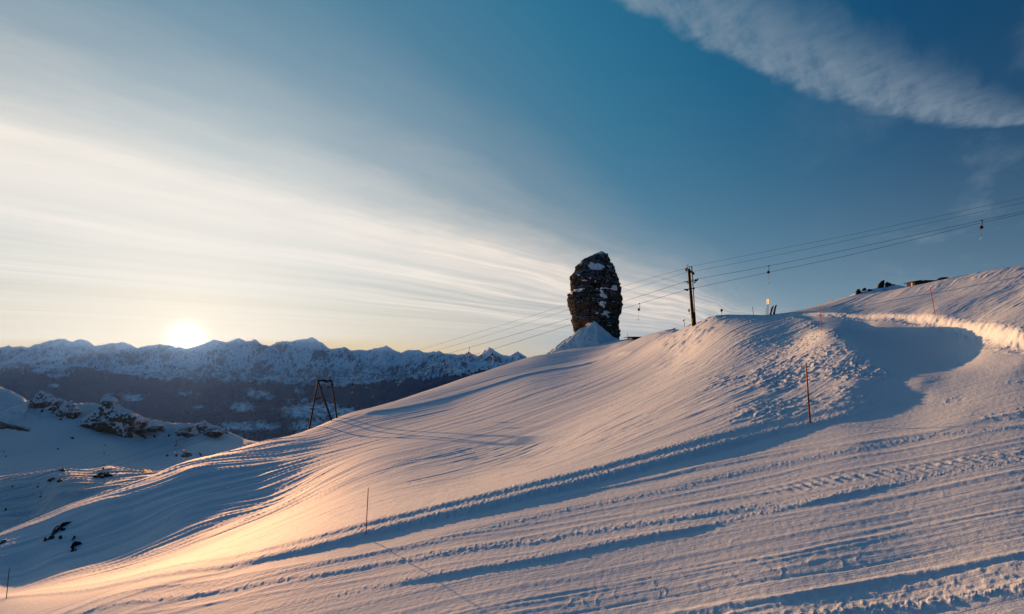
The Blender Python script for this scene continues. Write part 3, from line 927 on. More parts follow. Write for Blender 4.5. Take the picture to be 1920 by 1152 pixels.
bq = n3(PX_, PY_, PZ_, .13, 471, 2); bq = np.round(bq * 7.) / 7.
disp_ = (blk * 2.2 + crk * 1.9 + bq * 1.7) * edge_w + fine * .9 + np.round(led * 4.) / 4. * 1.0 * edge_w - .12
PX_ = PX_ + nrm[0] * disp_ * taper; PY_ = PY_ + nrm[1] * disp_ * taper
PZ_ = PZ_ + fine * .25
pin_base = (float(xc[-60]), PD, ground(float(xc[-60]), PD) - 1.0)
idx = np.arange(NH * NT).reshape(NH, NT)
pv_ = np.stack([PX_, PY_, PZ_], -1).reshape(-1, 3)
pf_ = np.stack([idx[:-1], np.roll(idx, -1, 1)[:-1], np.roll(idx, -1, 1)[1:], idx[1:]], -1).reshape(-1, 4)
pin = thing('rock_pinnacle', pin_base, 'tall dark rock tower with snow patches standing on the ridge', 'rock')
faces_ = [f_[::-1] for f_ in pf_.tolist()] + [list(range(NT))]
body = mesh_from('rock_body', pv_, faces_, M_rock, pin, False, pin_base)
# snow lying on its ledges, one piece per ledge: (centre, half size, tilt) on the face
patches = [[(450, 232, 82, 34, 4), (335, 258, 32, 10, -12), (400, 205, 20, 22, 0)], [(580, 228, 26, 8, 0), (540, 210, 20, 5, 0)], [(290, 195, 26, 15, -40)], [(480, 88, 48, 7, -18), (545, 100, 26, 6, 22), (390, 125, 60, 6, -27)], [(258, 322, 16, 9, -15)], [(325, 385, 33, 7, 4)], [(385, 360, 14, 9, -45)],
           [(443, 395, 8, 20, -35)], [(265, 487, 64, 13, -14), (195, 510, 28, 9, -28)], [(458, 477, 15, 10, 0)], [(537, 468, 46, 9, 0), (505, 510, 18, 32, -20), (525, 548, 40, 22, 24), (575, 570, 25, 5, 5)], [(630, 395, 12, 28, 14), (645, 462, 24, 30, -30), (640, 478, 46, 9, 5)],
           [(515, 632, 42, 24, -5), (525, 658, 16, 20, 0)], [(635, 610, 8, 11, 0)], [(552, 738, 46, 22, -12), (572, 770, 9, 18, -10), (548, 712, 16, 12, 0)], [(450, 735, 16, 10, 0)], [(360, 858, 34, 12, -14), (400, 800, 9, 18, 20)], [(345, 828, 12, 6, 0)], [(625, 942, 12, 6, 0)], [(232, 735, 10, 6, -30)], [(465, 165, 14, 5, 0)]]
k_u = PX_ / PY_; k_k = PZ_ / PY_
c_, s_ = math.cos(PITCH), math.sin(PITCH)
fw = c_ + k_k * s_
pzx = (960 + 960 * k_u / fw - 1040) * 5.757; pzy = (576 - 960 * (-s_ + k_k * c_) / fw - 460) * 5.757
front = PY_ < PD + 1.0
wob = perlin(PX_ * .55, PZ_ * .55, 481) * 14 + perlin(PX_ * 1.5, PZ_ * 1.5, 482) * 10 + perlin(PX_ * 3.2, PZ_ * 3.2, 483) * 8
for bits in patches:
    m_ = np.full(PX_.shape, -9.)
    for cx_, cy_, rx, ry, rot in bits:
        r_ = R(rot); X_, Y_ = pzx - cx_ + wob, pzy - cy_ + wob * .5
        a1 = X_ * math.cos(r_) + Y_ * math.sin(r_); b1 = -X_ * math.sin(r_) + Y_ * math.cos(r_)
        m_ = np.maximum(m_, 1.12 - np.hypot(a1 / rx, b1 / ry))
    sel = ((m_ > 0) & front).reshape(-1)
    fs = pf_[sel[pf_].all(1)]
    if len(fs) < 3: continue
    par = {int(v_): int(v_) for v_ in np.unique(fs)}          # keep the one connected piece that is largest

    def root(v_):
        while par[v_] != v_: par[v_] = par[par[v_]]; v_ = par[v_]
        return v_
    for f_ in fs.tolist():
        for v_ in f_[1:]: par[root(v_)] = root(f_[0])
    rt = np.array([root(f_[0]) for f_ in fs.tolist()]); u_r, n_r = np.unique(rt, return_counts=True)
    fs = fs[rt == u_r[np.argmax(n_r)]]
    used = np.unique(fs); rm = {int(v_): i for i, v_ in enumerate(used)}
    lift_ = np.clip(m_.reshape(-1)[used] * 1.2, .08, .30)
    nx_ = nrm.reshape(2, -1)[:, used]
    vs = pv_[used] + np.stack([nx_[0] * lift_, nx_[1] * lift_, lift_ * .5], 1)
    mesh_from('snow_patch', vs, [[rm[int(i)] for i in f_][::-1] for f_ in fs], M_patch, pin, True, pin_base)

# wind drift leaning on its foot: a ridged cone
ap = at(1115.5, 601.5, 229.)
gx_, gy_ = np.meshgrid(np.linspace(-34, 13, 170), np.linspace(-24, 20, 150))
ra = R(4)
rx_ = gx_ * math.cos(ra) - gy_ * math.sin(ra); ry_ = gx_ * math.sin(ra) + gy_ * math.cos(ra)
hx = np.where(rx_ < 0, -rx_ / 24., rx_ / 12.); hy = np.where(ry_ < 0, -ry_ / 17., ry_ / 17.)
nz_ = fbm(gx_ * .12, gy_ * .12, 3, 489)
hx = np.maximum(hx + nz_ * .07, 0); hy = np.maximum(hy + fbm(gx_ * .12 + 9, gy_ * .12, 3, 488) * .07, 0)
fz = np.clip(1 - (hx ** 1.35 + hy ** 1.35) ** (1 / 1.35), 0, 1)
gz0 = np.array([[ground(ap.x + gx_[i, j], ap.y + gy_[i, j]) for j in range(gx_.shape[1])] for i in range(gx_.shape[0])])
hgt = np.maximum(ap.z - gz0, 3)
dz2 = gz0 + hgt * fz ** 1.28 + fbm(gx_ * .35, gy_ * .35, 4, 490) * .8 * sst(1., .8, fz) - .5 * sst(.04, 0, fz)
tag(grid_mesh('snow_drift', gx_ + ap.x, gy_ + ap.y, dz2, M_snow_far), kind='structure')

# crags along the crest of the bowl, left
Z1 = lambda p_: zz_(0, 660, 5.758, p_); Z2 = lambda p_: zz_(220, 740, 7.2, p_)
G_crag = 'crags along the crest of the snow bowl'
for k, (o_, th_, lab) in enumerate((
        (Z1([(335, 600), (350, 530), (390, 480), (435, 445), (530, 480), (575, 530), (540, 585), (500, 610), (420, 612)]), 7, 'square brown crag at the left end of the crest above the snow bowl'),
        (Z1([(515, 615), (590, 530), (630, 515), (665, 540), (630, 600), (595, 650)]), 4, 'small leaning brown crag just right of the square crag'),
        (Z1([(605, 660), (660, 610), (745, 550), (800, 580), (850, 650), (800, 705), (730, 715), (660, 695)]), 7, 'rounded dark crag between the small leaning crag and the long cliff'),
        (Z1([(830, 785), (900, 770), (990, 690), (1040, 620), (1110, 530), (1160, 540), (1310, 610), (1382, 660), (1382, 880), (1310, 875), (1240, 845), (1130, 825), (1040, 845), (930, 815)]), 9, 'long snow streaked cliff in the middle of the crest'),
        (Z2([(40, 530), (30, 495), (200, 430), (280, 350), (390, 345), (470, 400), (555, 430), (540, 480), (420, 495), (300, 515), (190, 555)]), 7, 'orange brown cliff low on the crest right of the long cliff'),
        (Z2([(570, 485), (600, 440), (640, 450), (620, 505)]), 3, 'smallest brown crag sitting in the gap of the crest'),
        (Z2([(780, 495), (860, 460), (940, 410), (1010, 430), (1080, 510), (1110, 565), (1040, 585), (960, 565), (890, 535), (830, 550)]), 6, 'brown crag under a snow cap near the right end of the crest'),
        (Z2([(1090, 545), (1110, 420), (1180, 380), (1280, 430), (1400, 460), (1420, 505), (1340, 535), (1210, 565)]), 6, 'last brown crag at the right end of the crest below the sun'))):
    b_px = max(o_, key=lambda p_: p_[1]); cx_ = sum(p_[0] for p_ in o_) / len(o_)
    hb = hit_basin(cx_, b_px[1] + 1)
    crag('crag', o_, float(hb.y) + th_ * .55, th_, 500 + k, M_outcrop, lab, 'rock', G_crag, .30, 90)
G_bowl = 'rocks scattered over the shaded snow bowl'
bowl = [(Z1([(0, 760), (60, 790), (130, 800), (250, 810), (340, 840), (320, 870), (230, 855), (110, 830), (40, 835), (0, 838), (-80, 820), (-80, 770)]), 1.6, 'long dark band of rock at the left edge of the snow bowl'),
        (Z1([(430, 650), (455, 635), (470, 645), (445, 660)]), .8, 'small rock just below the square crag'), (Z1([(545, 680), (590, 655), (600, 680), (560, 690)]), .8, 'rock below the small leaning crag'), (Z1([(635, 735), (665, 720), (670, 740), (640, 745)]), .8, 'flat rock below the rounded dark crag'),
        (Z1([(755, 930), (800, 925), (805, 945), (765, 945)]), .8, 'double rock alone high in the middle of the snow bowl'), (Z1([(612, 1050), (640, 1047), (640, 1058), (615, 1060)]), .8, 'small rock low in the middle of the snow bowl'),
        (Z1([(1125, 1010), (1140, 1008), (1138, 1020), (1126, 1020)]), .6, 'rock dot beside the thin lift cable, upper one'), (Z1([(1117, 1098), (1134, 1096), (1132, 1109), (1119, 1110)]), .6, 'rock dot beside the thin lift cable, lower one'),
        (Z1([(35, 1080), (50, 1076), (48, 1086), (38, 1088)]), .6, 'rock dot at the far left of the snow bowl, upper one'), (Z1([(55, 1132), (72, 1128), (70, 1138), (58, 1140)]), .6, 'rock dot at the far left of the snow bowl, lower one'),
        (Z2([(855, 835), (880, 805), (910, 790), (960, 795), (1015, 812), (1000, 832), (950, 845), (895, 852)]), 1.4, 'largest low rock in the cluster behind the lift hangers'),
        (Z2([(650, 832), (668, 818), (690, 820), (680, 840)]), .9, 'left rock of the cluster behind the lift hangers'), (Z2([(775, 830), (800, 812), (815, 822), (795, 842)]), .9, 'second rock from the left in the cluster behind the lift hangers'),
        (Z2([(1095, 788), (1115, 800), (1145, 825), (1125, 832)]), .9, 'slanting rock right of the largest low rock'), (Z2([(1298, 818), (1318, 803), (1325, 808), (1308, 822)]), .8, 'last rock on the right of the cluster, above the sunlit crest'),
        (Z2([(245, 560), (300, 530), (340, 560), (400, 595), (385, 605), (310, 580)]), 1.2, 'scree rock under the orange brown cliff'), (Z2([(480, 575), (510, 560), (520, 585), (495, 592)]), 1.0, 'scree rock under the smallest crag'),
        (Z2([(670, 572), (710, 562), (708, 575), (680, 580)]), 1.0, 'scree rock left of the snow capped crag'), (Z2([(1425, 490), (1450, 500), (1480, 535), (1500, 548), (1470, 535), (1430, 505)]), 1.0, 'thin rock rib trailing from the last crag')]
for k, (o_, lf, lab) in enumerate(bowl):
    lying_rock('rock', o_, 540 + k, M_boulder, lab, G_bowl, hit_basin, lf)
Z3 = lambda p_: zz_(0, 860, 6.4, p_)
for k, (o_, lf, lab) in enumerate((
        (Z3([(1110, 232), (1180, 205), (1240, 210), (1290, 185), (1340, 213), (1372, 215), (1310, 232), (1200, 242)]), .9, 'broad dark rock casting shade on the sunlit snow shelf'),
        (Z3([(565, 278), (610, 255), (665, 248), (620, 266), (590, 284)]), .6, 'slanting rock on the sunlit snow shelf left of the broad one'),
        (Z3([(675, 287), (710, 265), (758, 261), (720, 282)]), .5, 'small rock next to the slanting rock on the snow shelf'),
        (Z3([(1675, 165), (1715, 138), (1800, 163), (1838, 178), (1760, 172)]), .8, 'peaked rock where the snow shelf meets the sunlit crest'),
        (Z3([(705, 148), (745, 139), (792, 152), (740, 157)]), .6, 'flat rock on the rim at the back of the snow shelf'),
        (Z3([(55, 628), (75, 620), (80, 630), (60, 636)]), .5, 'small rock at the frame edge in the blue shade of the shelf'),
        (Z3([(135, 348), (150, 340), (158, 346), (142, 352)]), .4, 'small rock in the upper blue shade at the left edge'))):
    lying_rock('rock', o_, 570 + k, M_boulder, lab, 'rocks on the snow shelf', hit_basin, lf)
# rocks breaking through the near slope
Z4 = lambda p_: zz_(60, 960, 11.52, p_)
for k, (o_, lf, lab) in enumerate((
        (Z4([(418, 505), (430, 450), (530, 380), (640, 290), (740, 245), (870, 213), (865, 235), (760, 277), (690, 312), (640, 335), (610, 365), (560, 440), (440, 532)]), .30, 'long curved black rock showing through the shaded slope'),
        (Z4([(560, 385), (640, 375), (740, 366), (757, 384), (700, 410), (630, 428), (545, 440)]), .25, 'short black rock tucked under the long curved one'),
        (Z4([(335, 610), (350, 580), (400, 560), (410, 590), (480, 538), (495, 560), (450, 600), (380, 622)]), .2, 'ragged black rock below the lower end of the curved one'),
        (Z4([(250, 655), (245, 605), (300, 580), (285, 620), (340, 612), (300, 650)]), .2, 'leftmost small black rock on the shaded slope'),
        (Z4([(565, 580), (620, 550), (657, 568), (610, 602)]), .2, 'single small black rock between the two black rock groups'),
        (Z4([(848, 645), (880, 590), (945, 535), (922, 592)]), .2, 'narrow upright black rock above the lower rock group'),
        (Z4([(822, 795), (880, 760), (920, 710), (1030, 652), (1088, 690), (1030, 722), (900, 770), (840, 803)]), .3, 'largest rock of the lower black rock group'),
        (Z4([(828, 885), (850, 840), (922, 798), (890, 855)]), .2, 'narrow black rock at the bottom of the lower group'),
        (Z4([(912, 855), (965, 818), (935, 852)]), .15, 'smallest black rock at the right of the lower group'),
        ([(0, 1019), (8, 1014), (14, 1013), (6, 1020), (-6, 1024)], .2, 'black rock on the slope cut by the left frame edge'))):
    lying_rock('rock', o_, 590 + k, M_boulder, lab, 'black rocks on the shaded slope', hit, lf)
crag('rock', [(658, 781), (668, 776), (676, 771), (690, 767), (683, 774), (670, 782)], 109., .7, 610, M_boulder, 'dark rock rib on the skyline right of the lift trestle', 'rock', None, .1, 24)
crag('rock', [(1236, 629), (1243, 624), (1252, 620), (1258, 618), (1267, 615.5), (1262, 621), (1250, 626)], 128., .8, 611, M_boulder, 'low dark rocks on the skyline between the hut and the pylon', 'rock', None, .1, 24)

# rocks on the hill skyline, right, with the snow between them
RD = 94.
hp = at(1645, 550, RD)
sx_, sy_ = np.meshgrid(np.linspace(-8, 8, 70), np.linspace(-4, 5, 40))
prof_ = np.interp(sx_ + hp.x, [float(at(p_, 545, RD).x) for p_ in (1585, 1604, 1618, 1640, 1655, 1672, 1682, 1695, 1712)], [float(at(0, q_, RD).z) for q_ in (562, 551, 546, 541.5, 540, 536, 537.5, 543, 550)])
tag(grid_mesh('snow_bank', sx_ + hp.x, sy_ + RD, prof_ - (sy_ / 4.5) ** 2 * 1.3 + fbm(sx_ * .6, sy_ * .6, 3, 620) * .12, M_snow_far), kind='structure')
Z5 = lambda p_: zz_(1590, 500, 8.727, p_)
for k, (o_, d_, lab) in enumerate((
        (Z5([(120, 455), (130, 410), (160, 372), (190, 370), (205, 400), (225, 425), (220, 450)]), -.6, 'leftmost dark rock of the row on the hill skyline'),
        (Z5([(220, 400), (240, 365), (285, 350), (305, 375), (270, 395), (235, 410)]), .6, 'second dark rock, behind the leftmost one on the hill skyline'),
        (Z5([(325, 420), (320, 385), (340, 370), (385, 375), (412, 395), (375, 420), (345, 430)]), -1.0, 'rounded dark rock in front of the small skyline rocks'),
        (Z5([(470, 350), (500, 290), (540, 250), (580, 226), (600, 232), (595, 290), (580, 350)]), .4, 'tall shark fin shaped rock on the hill skyline'),
        (Z5([(602, 345), (608, 285), (625, 258), (650, 254), (720, 290), (740, 300), (690, 318), (640, 335)]), .4, 'blunt dark rock just right of the fin shaped one'),
        (Z5([(715, 310), (750, 288), (780, 300), (830, 340), (905, 355), (880, 368), (800, 350), (740, 325)]), .2, 'ragged rock trailing down right of the blunt rock'),
        (Z5([(570, 392), (572, 376), (640, 380), (760, 385), (750, 398), (650, 396)]), -2.6, 'flat dark ledge of rock at the foot of the skyline rocks'))):
    crag('rock', o_, RD + d_, .9 if k != 6 else .4, 630 + k, M_boulder, lab, 'rocks on the hill skyline', None, .10, 30).__setitem__('category', 'rock')

# timber lookout platform on the hill skyline
LD = 78.
lb = at(1730, 540, LD)
look = thing('lookout_platform', lb, 'low timber lookout platform with a sunlit end wall on the hill skyline', 'platform')


def slab(name, x0, x1, y0, y1, mat, par, base, dist, depth, tilt=0.):
    a_, b_ = at(x0, y1, dist), at(x1, y0, dist)
    return MB().box(((a_.x + b_.x) / 2, dist + depth / 2, (a_.z + b_.z) / 2), b_.x - a_.x, depth, b_.z - a_.z).build(name, mat, par, base)


slab('end_wall', 1711.6, 1715.5, 530.5, 545, M_wood, look, lb, LD, .28)
slab('cabin', 1715.7, 1737, 529, 545, M_darkwood, look, lb, LD + .05, 1.6)
a_, b_ = at(1711, 530.3, LD), at(1722, 527.4, LD); c2 = at(1739, 530.5, LD)
mr = MB()
for y_ in (LD - .15, LD + 1.8):
    for q_ in (a_, b_, c2): mr.v += [(q_.x, y_, q_.z), (q_.x, y_, q_.z + .12)]
mr.f = [[0, 2, 3, 1], [2, 4, 5, 3], [6, 7, 9, 8], [8, 9, 11, 10], [1, 3, 9, 7], [3, 5, 11, 9], [0, 6, 8, 2], [2, 8, 10, 4], [0, 1, 7, 6], [4, 10, 11, 5]]
mr.build('roof', M_darkwood, look, lb)
slab('deck', 1732.5, 1757, 525.5, 528.4, M_darkwood, look, lb, LD + .3, 2.4)
for px in (1738.5, 1742.6, 1747.4, 1752): slab('post', px - .7, px + .7, 528.4, 541, M_darkwood, look, lb, LD + .5, .25)
slab('chimney', 1726.4, 1728.6, 525.2, 528, M_darkwood, look, lb, LD + 1., .3)
crag('rock', [(1750, 533), (1754, 527), (1762, 522), (1774, 520.5), (1780, 523), (1772, 528), (1758, 534)], LD + 2, 1.4, 640, M_boulder, 'dark rock behind the right end of the timber platform', 'rock', None, .12, 30)

# flat-roofed hut by the pinnacle
HD = 192.
hb_ = at(1200, 643, HD)
hut = thing('mountain_hut', hb_, 'low flat roofed hut half buried in snow right of the rock tower', 'hut')
slab('wall', 1186, 1232, 633.4, 648, M_darkwood, hut, hb_, HD, 6.)
slab('roof', 1176.5, 1233, 631.6, 633.2, M_steel, hut, hb_, HD - .7, 7.4)
slab('sunlit_panel', 1182.0, 1185.6, 634.6, 646, M_sign, hut, hb_, HD - .1, .3)  # bit of wall in sun, its brightness put into the pale yellow
for px in (1177.6, 1181): slab('post', px - .5, px + .5, 633.3, 648, M_darkwood, hut, hb_, HD - .4, .25)
slab('antenna', 1176.7, 1177.2, 625.5, 631.5, M_steel, hut, hb_, HD, .1)
slab('chimney', 1210.4, 1212, 629.8, 631.5, M_steel, hut, hb_, HD + 1, .4)

# ------------------------------------------------------------------ drag lift
line_y = lambda px, py, off=0.: 88. / (1 + .359 * float(ray(px, py)[0])) + off


def on_line(px, py, off=0.): return at(px, py, line_y(px, py, off))


def spline3(pts, n=5):
    out = []
    for i in range(len(pts) - 1):
        p0, p1, p2, p3 = pts[max(i - 1, 0)], pts[i], pts[i + 1], pts[min(i + 2, len(pts) - 1)]
        for k in range(n):
            t = k / n
            out.append(.5 * ((2 * p1) + (p2 - p0) * t + (2 * p0 - 5 * p1 + 4 * p2 - p3) * t * t + (3 * p1 - p0 - 3 * p2 + p3) * t ** 3))
    return out + [pts[-1]]


haul_a = [(2300, 304), (2150, 341), (1920, 396.5), (1841, 413.5), (1600, 466), (1441, 499), (1310, 523), (1284, 529), (1165, 567), (1070, 597), (880, 652), (760, 686.5), (663, 712), (622, 724), (500, 767), (400, 803), (331, 827), (195, 871), (72, 906), (-150, 962), (-300, 995)]
haul_b = [(2300, 306), (2150, 344), (1920, 400.5), (1841, 418), (1600, 477), (1441, 511), (1304, 540), (1286, 544), (1165, 580), (1071, 609), (924, 655), (800, 691.5), (700, 719), (600, 748), (500, 783), (410, 816), (346, 838), (203, 879), (77, 924), (-150, 990), (-300, 1024)]
upper_c = [(2300, 287), (2150, 320), (1920, 371), (1597, 440), (1441, 471), (1300, 499), (1287, 503), (1168, 537), (994, 593.6), (795, 654), (621, 707), (560, 729), (401, 780), (287, 819), (200, 846), (60, 886), (-150, 935)]
upper_d = [(2300, 297), (2150, 330), (1920, 380), (1642, 440), (1441, 482), (1302, 509), (1288, 511), (1168, 548), (994, 604), (825, 655.5), (625, 711), (560, 735), (404, 787), (290, 827), (200, 854), (60, 897), (-150, 948)]
for pts, off, rad, lab in ((haul_a, .9, .024, 'upper haul cable of the drag lift carrying half of the hangers'), (haul_b, -.9, .024, 'lower haul cable of the drag lift, lowest of the four lines'),
                           (upper_c, .5, .016, 'topmost thin signal cable strung above the drag lift'), (upper_d, -.5, .016, 'second thin signal cable just under the topmost one')):
    p3 = spline3([on_line(a_, b_, off) for a_, b_ in pts], 5)
    ob = MB().path(p3, rad, 6).build('lift_cable', M_cable, None, tuple(p3[0])); ob.location = p3[0]
    tag(ob, lab, 'cable', 'cables of the drag lift')

# one hanger: grip on the cable, bent arm, spring reel, cord, T bar
def make_tbar():
    r_ = thing('t_bar_hanger', (0, 0, 0), 'tow hanger', 'lift hanger', 'hangers along the drag lift')
    MB().box((0, 0, 0), .22, .12, .12).build('grip', M_steel, r_)
    MB().path([(0, 0, -.05), (.06, 0, -.35), (.02, 0, -.55), (-.08, 0, -.75)], .035, 6).build('hanger_arm', M_steel, r_)
    rl = MB().tube((-.10, -.11, -.95), (-.10, .11, -.95), .20, None, 16)
    rl.box((-.10, 0, -.80), .16, .16, .18)
    rl.build('reel', M_reel, r_)
    MB().tube((-.10, 0, -1.12), (-.17, 0, -2.25), .014, None, 6).build('cord', M_cable, r_)
    tb2 = MB().tube((-.17, 0, -2.2), (-.19, 0, -2.52), .03, .03, 8)
    tb2.tube((-.42, -.14, -2.55), (.04, .14, -2.55), .035, .035, 8)
    tb2.build('cross_bar', M_white, r_)
    return r_


proto = make_tbar()
hang = [(1841, 413.5, .9, 'tow hanger near the right frame edge, high on the upper haul cable'), (1441, 499, .9, 'tow hanger midway between the tall mast and the right frame edge'), (1199, 569.5, -.9, 'tow hanger between the rock tower and the tall mast'),
        (924, 655, -.9, 'tow hanger in front of the pointed far summits, right one of two'), (880, 652, .9, 'tow hanger against the sky left of the pointed summits, left one of two'), (700, 719, -.9, 'tow hanger over the dark forest right of the lift trestle, lower one'),
        (663, 712, .9, 'tow hanger just right of the lift trestle at the snow line, upper one'), (346, 838, -.9, 'tow hanger on the lower cable in front of the low rock cluster'), (331, 827, .9, 'tow hanger on the upper cable left of the low rock cluster'),
        (203, 879, -.9, 'tow hanger over the broad dark rock of the snow shelf'), (195, 871, .9, 'tow hanger at the back rim of the snow shelf'), (77, 924, -.9, 'lower of the two tow hangers at the far left of the snow shelf'), (72, 906, .9, 'upper of the two tow hangers at the far left of the snow shelf')]
for i, (px, py, off, lab) in enumerate(hang):
    o_ = proto if i == 0 else copy_tree(proto)
    o_.location = on_line(px, py, off)
    o_.rotation_euler = (0, R(-2 if i % 2 else 1), R((i * 47) % 40 - 20))
    o_['label'] = lab


def wheel(c, r, w, ax):
    a_ = Vector(ax).normalized() * w / 2
    return MB().tube(Vector(c) - a_, Vector(c) + a_, r, None, 16)


# tall mast on the knoll
MD = 78.
Pm = lambda px, py, off=0.: at(px, py, MD + off)
mb_top, mb_low = Pm(1291.4, 505), Pm(1300, 607)
dirm = (mb_low - mb_top).normalized()
foot = mb_low + dirm * 2.2
mast = thing('lift_mast', foot, 'tall brown steel lift mast with ladder standing on the knoll', 'lift mast')
MB().tube(foot, mb_top, .27, .20, 16).build('shaft', M_mast, mast, foot)
mm = MB()
for dx_ in (0., .34): mm.tube(Pm(1304.2, 606) + Vector((dx_ * .5, dx_, -1.6)), Pm(1296.8, 499) + Vector((dx_ * .5, dx_, 0)), .045, None, 6)
for k in range(26):
    a_ = Pm(1304.2, 606).lerp(Pm(1296.8, 499), (k + .5) / 26)
    mm.tube(a_, a_ + Vector((.17, .34, 0)), .022, None, 6)
mm.build('ladder', M_steel, mast, foot)
MB().tube(Pm(1286.8, 504.5, .9), Pm(1300.5, 513, -.9), .17, .17, 8).build('crossarm', M_steel, mast, foot)
MB().tube(Pm(1282.8, 529.3, .7), Pm(1308, 526, .9), .075, None, 8).build('upper_arm', M_steel, mast, foot)
MB().tube(Pm(1284, 543.4, -.9), Pm(1302, 541, -.7), .075, None, 8).build('lower_arm', M_steel, mast, foot)
for px, py, off, r_ in ((1287.6, 506, .95, .27), (1299.6, 513.4, -.95, .2), (1304.8, 526.3, .9, .18), (1308.2, 523.6, .9, .12), (1290, 531, .9, .12), (1302.6, 530, .9, .12), (1288.2, 544, -.9, .18), (1284.2, 543.2, -.9, .12), (1301.2, 541, -.9, .14)):
    wheel(Pm(px, py, off), r_, .12, (.34, -.94, 0)).build('sheave', M_steel, mast, foot)
rl = MB()
for px, py0, py1 in ((1288.2, 497, 507), (1292.4, 499.5, 509.5)): rl.tube(Pm(px, py1), Pm(px, py0), .03, None, 6)
rl.tube(Pm(1288.2, 497), Pm(1297.0, 502.2), .03, None, 6); rl.tube(Pm(1288.2, 501.5), Pm(1297.2, 506.8), .022, None, 6)
rl.build('railing', M_steel, mast, foot)
bx = MB().box(Pm(1291.8, 582.5, -.2), .18, .15, .42); bx.path([Pm(1292, 585, -.2), Pm(1292.8, 588, -.2), Pm(1295, 588.8, -.2), Pm(1297, 588, 0)], .02, 5)
bx.build('control_box', M_steel, mast, foot)
MB().tube(Pm(1302.0, 609, -.1) + dirm * 1.2, Pm(1301.2, 586, -.1), .24, .2, 10).build('cable_duct', M_steel, mast, foot)
MB().box(Pm(1297.4, 601.5, -.3), .20, .12, .62, R(20)).build('warning_plate', M_yellow, mast, foot)

# trestle on the lower crest
AD = 101.5
Pa = lambda px, py, off=0.: at(px, py, AD + off)
fa = Pa(606, 812)
tr_ = thing('lift_trestle', fa, 'dark three legged lift trestle with a railed top on the lower crest', 'lift tower')
for (x0, y0, x1, y1, off) in ((596.5, 712, 578.4, 812, -.9), (597, 716, 623.4, 795, -.7), (621.3, 713, 632.6, 792, .9)):
    a_, b_ = Pa(x0, y0, off * .3), Pa(x1, y1, off)
    MB().tube(b_ + (b_ - a_).normalized() * 1.0, a_, .16, .15, 10).build('leg', M_steel, tr_, fa)
MB().tube(Pa(594.6, 713.8), Pa(622.6, 714.8), .19, None, 8).build('crossbeam', M_steel, tr_, fa)
rl = MB()
for px in (597, 608, 619.6): rl.tube(Pa(px, 714), Pa(px, 707.3), .028, None, 6)
rl.tube(Pa(596.6, 707.3), Pa(620, 707.6), .028, None, 6); rl.tube(Pa(597, 710.6), Pa(620, 710.9), .02, None, 6)
rl.build('railing', M_steel, tr_, fa)
for (x0, y0, x1, y1, off, hx_, hy_) in ((612.6, 729, 625.4, 721.5, .9, 621.6, 716), (592.5, 749.6, 603.4, 745.5, -.9, 590, 751)):
    sm = MB().tube(Pa(x0, y0, off), Pa(x1, y1, off), .055, None, 8)
    sm.tube(Pa(hx_, hy_, off * .5), Pa((x0 + x1) / 2, (y0 + y1) / 2, off), .05, None, 6)
    sv = sm.build('sheave_train', M_steel, tr_, fa)
    for t_ in (.05, .35, .65, .95):
        wheel(Pa(x0, y0 - 1.2, off).lerp(Pa(x1, y1 - 1.2, off), t_), .15, .1, (.1, -1, 0)).build('sheave', M_reel, sv, fa)
MB().tube(Pa(586.2, 713.6), Pa(595, 718), .05, None, 6).build('cable_stay', M_steel, tr_, fa)
MB().box(Pa(583.2, 767, -.7), .22, .2, .3).build('junction_box', M_steel, tr_, fa)

# ------------------------------------------------------------------ marker poles and signs
def marker(name, base, top, rad, mat, label, cat='pole', group='marker poles along the pistes'):
    b_ = hit(*base); t_ = at(top[0], top[1], b_.y)
    dn = (b_ - t_).normalized()
    ob = MB().tube(b_ + dn * .4, t_, rad, rad * .85, 10).tube(t_, t_ - dn * .05, rad * .85, rad * .3, 10).build(name, mat, None, tuple(b_)); ob.location = b_
    return tag(ob, label, cat, group)


b_ = hit(1519, 793.5); t_ = at(1511, 681, b_.y)
big_pole = thing('piste_pole', b_, 'orange piste pole with darkened lower half on the broad run edge below the knoll', 'pole', 'marker poles along the pistes')
m_ = t_.lerp(b_, .46)
MB().tube(m_, t_, .030, .026, 12).build('shaft', M_orange, big_pole, b_)
MB().tube(b_ + (b_ - t_).normalized() * .4, m_, .034, .034, 12).build('lower_sleeve', simple('darkened_orange', (.16, .045, .025), .6), big_pole, b_)
marker('piste_pole', (686, 1004), (690.5, 917), .015, simple('rusty_orange', (.26, .075, .035), .6), 'brownish piste pole on the run edge in the middle foreground')
marker('piste_pole', (12, 1122), (17.5, 1066), .019, M_dark, 'dark piste pole at the bottom left on the run edge')
marker('piste_pole', (1540, 620), (1538, 574.5), .026, M_orange, 'orange piste pole on the lip where the side run bends')
marker('piste_pole', (1753.5, 591), (1744, 540.5), .026, M_orange, 'orange piste pole leaning on the hillside above the cut bank')
marker('piste_pole', (1413, 593.5), (1411, 576), .035, M_orange, 'thin distant piste pole on the crest of the knoll')
SD = 71.
sb_ = at(1353.8, 602, SD)
rs = thing('round_sign', sb_, 'small dark round sign on a thin post on the knoll crest', 'sign')
MB().tube(sb_, at(1353.2, 584, SD), .03, None, 8).build('post', M_steel, rs, sb_)
wheel(at(1353.0, 582.2, SD), .19, .04, (.1, -1, 0)).build('disc', M_dark, rs, sb_)
wd = 86.
wb = at(1284, 618, wd)
wm = thing('lamp_post', wb, 'thin post with a tilted flat head left of the lift mast', 'lamp post')
MB().tube(wb, at(1283.2, 603, wd), .035, None, 8).build('post', M_steel, wm, wb)
MB().tube(at(1280.8, 602.6, wd), at(1284.2, 599.4, wd), .10, .06, 8).build('head', M_steel, wm, wb)
KD = 71.
kb = at(1440, 598, KD)
ts = thing('trail_sign', kb, 'slim post with a bright sunlit panel on the crest beside the skis', 'sign')
